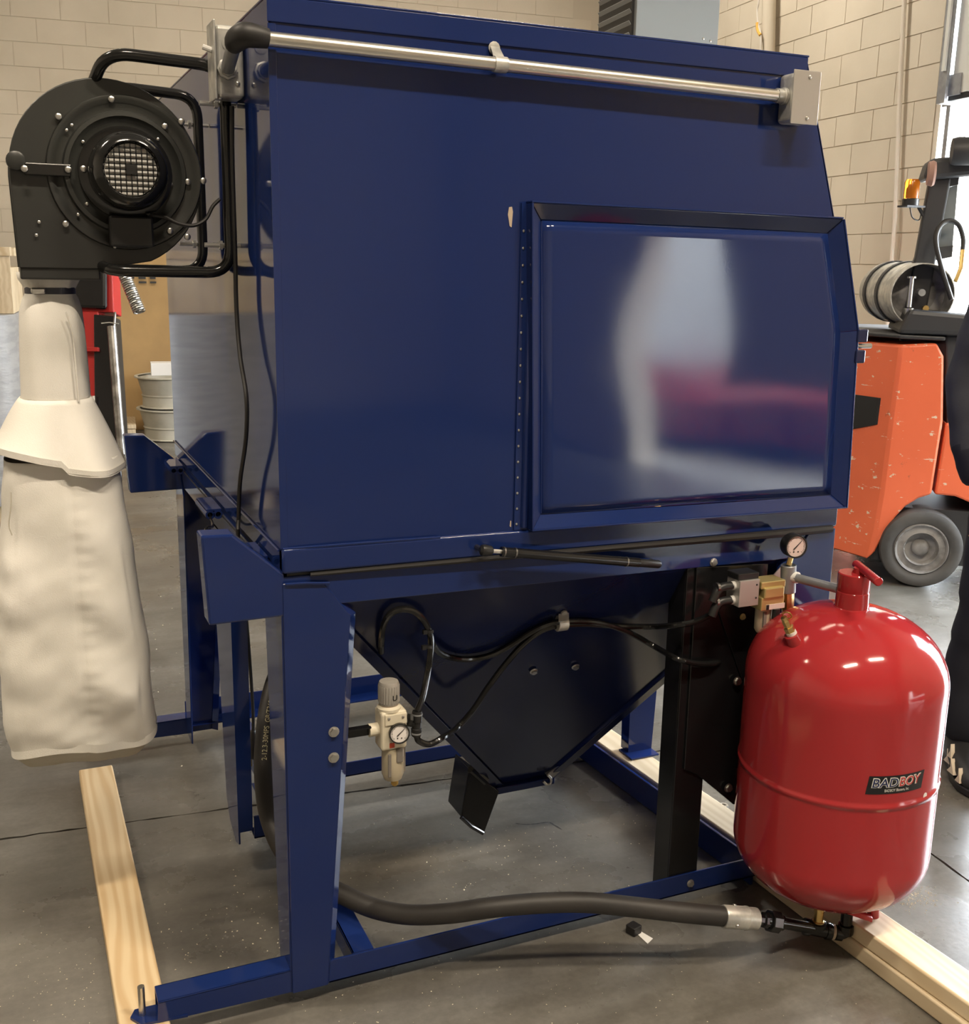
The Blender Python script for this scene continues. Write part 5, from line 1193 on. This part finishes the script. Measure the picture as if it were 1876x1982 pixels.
# trouser legs hang over the shoes
for s in (1, -1):
    a0_ = PB(s * .15, -.01, 0)
    # shoe: lofted sole and upper
    rings = []
    for t in range(13):
        u = t / 12; fpos = -.085 + .295 * u
        w_ = .036 + .014 * math.sin(PI * min(1, u * 1.15)) if u < .93 else .030
        if u in (0,): w_ = .024
        if t == 12: w_ = .016
        h_ = .105 if u < .35 else (.105 - .05 * (u - .35) / .45 if u < .8 else .055 - .02 * (u - .8) / .2)
        c_ = a0_ + F_ * fpos
        rings.append([c_ + Rr_ * (w_ * math.cos(a)) + Vector((0, 0, .012 + (h_ * .5) * (1 + math.sin(a)) )) for a in [2 * PI * k / 16 for k in range(16)]])
    sh = MB().loft(rings).build('shoe', 'shoe_black', pr, smooth=60)
    sole = [a0_ + F_ * f + Rr_ * w for f, w in ((-.09, -.022), (-.09, .022), (-.04, .036), (.03, .038), (.11, .050), (.17, .044), (.212, .020), (.216, 0), (.212, -.020), (.17, -.044), (.11, -.050), (.03, -.038), (-.04, -.036))]
    MB().prism([p + Vector((0, 0, .001)) for p in sole], (0, 0, .022)).build('sole', 'rubber', sh, bevel=.004)
    for f, w, hh, ln in ((.20, .014, .030, .020), (.185, -.022, .034, .022), (.165, .040, .04, .035), (.12, .049, .045, .05), (.06, .046, .05, .045), (.15, -.040, .04, .03), (.08, .046, .075, .03)):
        q = a0_ + F_ * f + Rr_ * w + Vector((0, 0, hh)); out = (F_ * (1 if f > .17 else .3) + Rr_ * (1 if w > 0 else -1)).normalized()
        tg = UP.cross(out)
        MB().prism([q + tg * ln * .35 - UP * .012 + out * .006, q - tg * ln * .35 - UP * .012 + out * .006, q - tg * ln * .12 + UP * .004 + out * .003, q - tg * ln * .3 + UP * .024 - out * .001, q + tg * ln * .1 + UP * .004 + out * .003], -out * .012).build('toe_trim', 'shoe_beige', sh, smooth=None)

# ================================================================== GOODS AGAINST THE BACK WALL
# wrapped pallet load with timber frames on top
wp = thing('wrapped_pallet', RM(-1.55, 4.9, 0), 'grey film wrapped pallet load behind the white dust bag', 'pallet load')
wx0, wx1, wy0, wy1, wz = -1.88, -.79, 4.25, 5.35, 1.13
mm = MB()
nz_, nn_ = 24, 40
rings = []
for j in range(nz_ + 1):
    z = .13 + (wz - .13) * j / nz_; r = []
    for k in range(nn_):
        a = 2 * PI * k / nn_; c, s = math.cos(a), math.sin(a); e = (abs(c) ** 8 + abs(s) ** 8) ** (-1 / 8)
        w = 1 + .010 * noise.noise(Vector((c * 3, s * 3, z * 9)))
        r.append(RM((wx0 + wx1) / 2 + (wx1 - wx0) / 2 * e * c * w, (wy0 + wy1) / 2 + (wy1 - wy0) / 2 * e * s * w, z))
    rings.append(r)
mm.loft(rings).build('film_load', 'wrap_film', wp, smooth=50)
for k in range(5):
    rbox(MB(), wx0 + .02, wx1 - .02, wy0 + .03 + k * .24, wy0 + .13 + k * .24, .105, .128).build('deck_board', 'pine_cross', wp, smooth=None)
for k in range(3): rbox(MB(), wx0 + .05 + k * .45, wx0 + .14 + k * .45, wy0 + .03, wy1 - .03, .001, .105).build('stringer', 'pine_dry', wp, smooth=None)
for i, (x0, z1) in enumerate(((wx0 + .05, 0), (wx0 + .40, 0), (wx1 - .342, 0))):
    t = thing('timber_crate', RM(x0 + .17, 4.8, wz), ('leftmost', 'middle', 'rightmost')[i] + ' raw timber crate standing on the grey wrapped pallet load', 'crate', 'timber crates on the wrapped load')
    for k in range(3): rbox(MB(), x0 + .115 * k, x0 + .105 + .115 * k, 4.45, 4.475, wz + .002, wz + .30).build('plank', 'pine_dry', t, smooth=None)
    rbox(MB(), x0, x0 + .335, 4.475, 5.1, wz + .002, wz + .24).build('core', 'pine_cross', t, smooth=None)
    for k in range(3): rbox(MB(), x0, x0 + .34, 4.44 + .25 * k, 4.54 + .25 * k, wz + .30, wz + .345).build('top_board', 'pine_cross', t, smooth=None)
# red and black machine
rm = thing('pallet_stacker', (-0.026,3.998,0.386), 'red and black hand stacker partly hidden behind the white dust bag', 'stacker')
def dbox(u0, v0, u1, v1, d, t, name, m, par, bev=.004):
    pass
def quad(a, b_, c, d, depth, name, m, par, bev=.006):
    n = (vec(b_) - vec(a)).cross(vec(d) - vec(a)).normalized()
    if n.dot(Vector((0, 1, 0))) < 0: n = -n
    return MB().prism([a, b_, c, d], n * depth).build(name, m, par, smooth=None, bevel=bev)
quad((-0.12,3.949,1.374), (0.085,3.857,1.368), (0.077,3.811,1.169), (-0.136,3.905,1.172), .12, 'head_frame', 'machine_red', rm)
quad((-0.094,3.904,1.375), (0.054,3.837,1.368), (0.041,3.798,1.187), (-0.108,3.864,1.189), .03, 'head_panel', 'black_paint', rm, .02)
quad((-0.136,3.905,1.172), (0.008,3.843,1.175), (-0.034,3.678,0.442), (-0.191,3.747,0.439), .10, 'mast', 'machine_red', rm)
quad((-0.016,3.827,1.161), (0.076,3.785,1.153), (0.065,3.611,0.435), (-0.064,3.667,0.433), .10, 'mast_rail', 'black_paint', rm)
quad((-0.077,3.793,1.005), (-0.008,3.763,1.006), (-0.01,3.759,0.986), (-0.079,3.789,0.985), .03, 'cross_bar', 'machine_red', rm, .002)
MB().tube([(0.057,3.737,1.106), (0.056,3.659,0.795), (0.057,3.586,0.504)], .022, 14).build('chrome_ram', 'dark_steel', rm)
MB().tube([(0.011,3.738,1.121), (0.047,3.723,1.126), (0.088,3.704,1.12)], .003, 6).build('wire', 'zinc', rm)
MB().tube([(0.079,3.755,1.174), (0.07,3.743,1.11)], .006, 8).build('hook', 'dark_steel', rm)
fb = vec((-0.047,3.685,0.442))
MB().obox(Vector((fb.x - .08, fb.y + .12, fb.z / 2 + .03)), (.19, 0, 0), (0, .10, 0), (0, 0, fb.z / 2 - .03)).build('base', 'black_paint', rm, bevel=.01)
for dx in (-.22, .06): MB().lathe([(.05, 0), (.05, .05)], (fb.x + dx, fb.y + .10, .05), (1, 0, 0), 20).build('caster', 'rubber', rm)
quad((-0.052,3.714,0.777), (-0.042,3.71,0.777), (-0.043,3.7,0.738), (-0.052,3.704,0.738), .004, 'sticker', 'paper_white', rm, 0)
# coiled steel hose hanging below the blower
sp_ = thing('coil_hose', (0.149,3.751,1.282), 'silver flexible coil hose hanging below the blower frame in the background', 'hose')
h0_, h1_ = vec((0.124,3.786,1.379)), vec((0.187,3.708,1.176)); dn = (h1_ - h0_).normalized(); oa = dn.orthogonal().normalized(); ob = dn.cross(oa); L_ = (h1_ - h0_).length
MB().tube([h0_ + dn * L_ * t / 220 + (oa * math.cos(t * .62) + ob * math.sin(t * .62)) * .027 for t in range(221)], .0042, 6).build('coil', 'steel', sp_)
MB().tube([h0_ - dn * .02, h0_ + dn * L_], .018, 10).build('core', 'dark_steel', sp_)
MB().tube([h0_, (0.1,3.8,1.391), (0.074,3.88,1.353)], .012, 8).build('lead', 'rubber', sp_)
# big cardboard sheet / carton
ct = thing('cardboard_carton', RM(.1, 7.9, 0), 'tall brown cardboard carton against the back wall', 'carton')
cb = [RM(-.55, 7.75, 0), RM(1.2, 7.75, 0), RM(1.2, 8.4, 0), RM(-.55, 8.4, 0)]
MB().prism([p + Vector((0, 0, .002)) for p in cb], (0, 0, 1.46)).build('box', 'cardboard', ct, smooth=None, bevel=.004)
zl = vec((0.57,7.785,1.345)).z
rbox(MB(), -.56, 1.21, 7.742, 7.752, 1.30, 1.47).build('lid_flap', 'cardboard', ct, smooth=None)
random.seed(3)
for k in range(3):
    for i in range(3):
        x = -.20 + i * .09
        rbox(MB(), x, x + .045 + .02 * random.random(), 7.738, 7.743, 1.30 - k * .035, 1.315 - k * .035).build('print_mark', 'forklift_dark', ct, smooth=None)
# stack of drums with rims
def drum(z, tilt, label):
    c = RM(.10, 7.28, z); b_ = MB().lathe([(.235, 0), (.250, .008), (.235, .016), (.232, .09), (.240, .10), (.232, .11), (.262, .235), (.288, .245), (.285, .255), (.258, .252)], c, (tilt, 0, 1), 40, caps=False)
    t = tag(b_.build('steel_tub', 'drum_paint', smooth=40), label, 'tub', 'stacked tubs by the cardboard carton')
    MB().lathe([(0, 0), (.24, 0)], c + Vector((0, 0, .004)), (tilt, 0, 1), 40, caps=False).build('base', 'drum_paint', t)
drum(.002, .0, 'pale steel tub at the bottom of the stack in front of the cardboard carton'); drum(.262, -.015, 'pale steel tub on top of the stack in front of the cardboard carton')
bx_ = RM(.02, 7.20, .52)
tag(MB().obox(bx_ + Vector((.02, 0, .055)), XR * .10, YR * .08, Vector((0, 0, .05))).build('small_carton', 'paper_white', smooth=None, bevel=.003), 'small white carton lying on the stacked pale tubs', 'carton')
for k in range(4):
    tag(rbox(MB(), -.42 + .004 * k, -.205 + .003 * k, 7.10, 7.60, .002 + .036 * k, .033 + .036 * k).build('timber_offcut', 'pine_dry', smooth=None, bevel=.003),
        ('lowest', 'second lowest', 'second highest', 'topmost')[k] + ' pale board of the low pile beside the stacked tubs', 'board', 'low pile of pale boards')

# ================================================================== SMALL THINGS ON THE FLOOR
tag(MB().obox(vec((0.75,-0.043,0)) + Vector((0, 0, .0105)), (.012, .004, 0), (-.004, .012, 0), (0, 0, .010)).build('rubber_cap', 'rubber', bevel=.002), 'small black rubber cap lying on the floor in front of the hose', 'cap')
tag(MB().prism([(0.755,-0.047,0.001), (0.767,-0.045,0.001), (0.778,-0.078,0.001), (0.757,-0.09,0.001)], (0, 0, .0006)).build('paper_scrap', 'paper_white', smooth=None), 'scrap of white tape on the floor beside the black rubber cap', 'scrap')
wz_ = vec((1.284,0.366,0))
tag(MB().lathe([(.006, 0), (.012, 0), (.012, .002), (.006, .002), (.006, 0)], wz_ + Vector((0, 0, .0003)), (0, 0, 1), 18, caps=False).build('washer', 'steel'), 'steel washer lying on the floor between the tank and the stacked boards', 'washer')
random.seed(11)
def chips(regions, name, label):
    m = MB()
    for (p, sx, sy, n, smin, smax) in regions:
        for k in range(n):
            x = p[0] + random.gauss(0, sx); y = p[1] + random.gauss(0, sy); s = random.uniform(smin, smax); a = random.random() * PI
            if -.34 < x < -.21 and y < 1.16 or (1.05 < x < 1.27): continue
            c, q = math.cos(a) * s, math.sin(a) * s; k2 = random.uniform(.35, .9)
            m.add([(x + c, y + q, .0004), (x - q * k2, y + c * k2, .0004), (x - c, y - q, .0004), (x + q * k2, y - c * k2, .0004), (x, y, .0004 + s * .8)], [(0, 1, 4), (1, 2, 4), (2, 3, 4), (3, 0, 4)])
    o = m.build(name, 'chip', smooth=None); o['label'] = label; o['category'] = 'sawdust'; o['kind'] = 'stuff'
chips([((-0.078,0.326,0), .12, .10, 120, .0008, .0026), ((-0.36,0.147,0), .10, .10, 130, .0008, .0022), ((-0.44,0.264,0), .12, .15, 60, .0008, .002), ((0.415,0.453,0), .22, .16, 130, .0007, .0022), ((0.786,0.331,0), .25, .12, 120, .0007, .0022),
       ((0.441,-0.096,0), .35, .12, 160, .0007, .0020), ((0.262,0.39,0), .2, .1, 40, .001, .0032), ((1.439,-0.168,0), .035, .03, 220, .0008, .0022), ((1.132,-0.379,0), .2, .15, 90, .0006, .0016), ((1.734,0.005,0), .2, .15, 50, .0006, .0018), ((0.015,2.21,0), .25, .4, 90, .0012, .004)],
      'sawdust', 'pale wood chips and sawdust scattered over the concrete floor')

# ================================================================== OUTSIDE THE SIDE DOOR (invented bin, added to give the red reflection in the cabinet door)
rw = thing('stand_in_bin', RM(6.3, -5.0, -.02), 'stand-in red skip bin outside, added for the red reflection in the cabinet side door', 'skip bin')
def bin_ring(k, z): return [RM(5.45 - k, -7.6 - k, z), RM(7.0 + k, -7.6 - k, z), RM(7.0 + k, -2.6 + k, z), RM(5.45 - k, -2.6 + k, z)]
MB().loft([bin_ring(0, .12), bin_ring(.10, .48), bin_ring(.07, .48), bin_ring(-.02, .16)], caps=False).build('bin', 'bin_red', rw, smooth=None)
MB().add([RM(5.45, -7.6, .125), RM(7.0, -7.6, .125), RM(7.0, -2.6, .125), RM(5.45, -2.6, .125)], [(0, 1, 2, 3)]).build('bin_floor', 'bin_red', rw, smooth=None)
MB().loft([bin_ring(.11, .45), bin_ring(.13, .45), bin_ring(.13, .50), bin_ring(.11, .50)], caps=False).build('top_rim', 'bin_red', rw, smooth=None)
for k in range(7): rbox(MB(), 5.36, 5.44, -7.2 + .7 * k, -7.12 + .7 * k, .14, .46).build('rib', 'bin_red', rw, smooth=None)
for y in (-7.0, -3.2): rbox(MB(), 5.5, 6.95, y, y + .12, -.02, .12).build('skid', 'forklift_dark', rw, smooth=None)
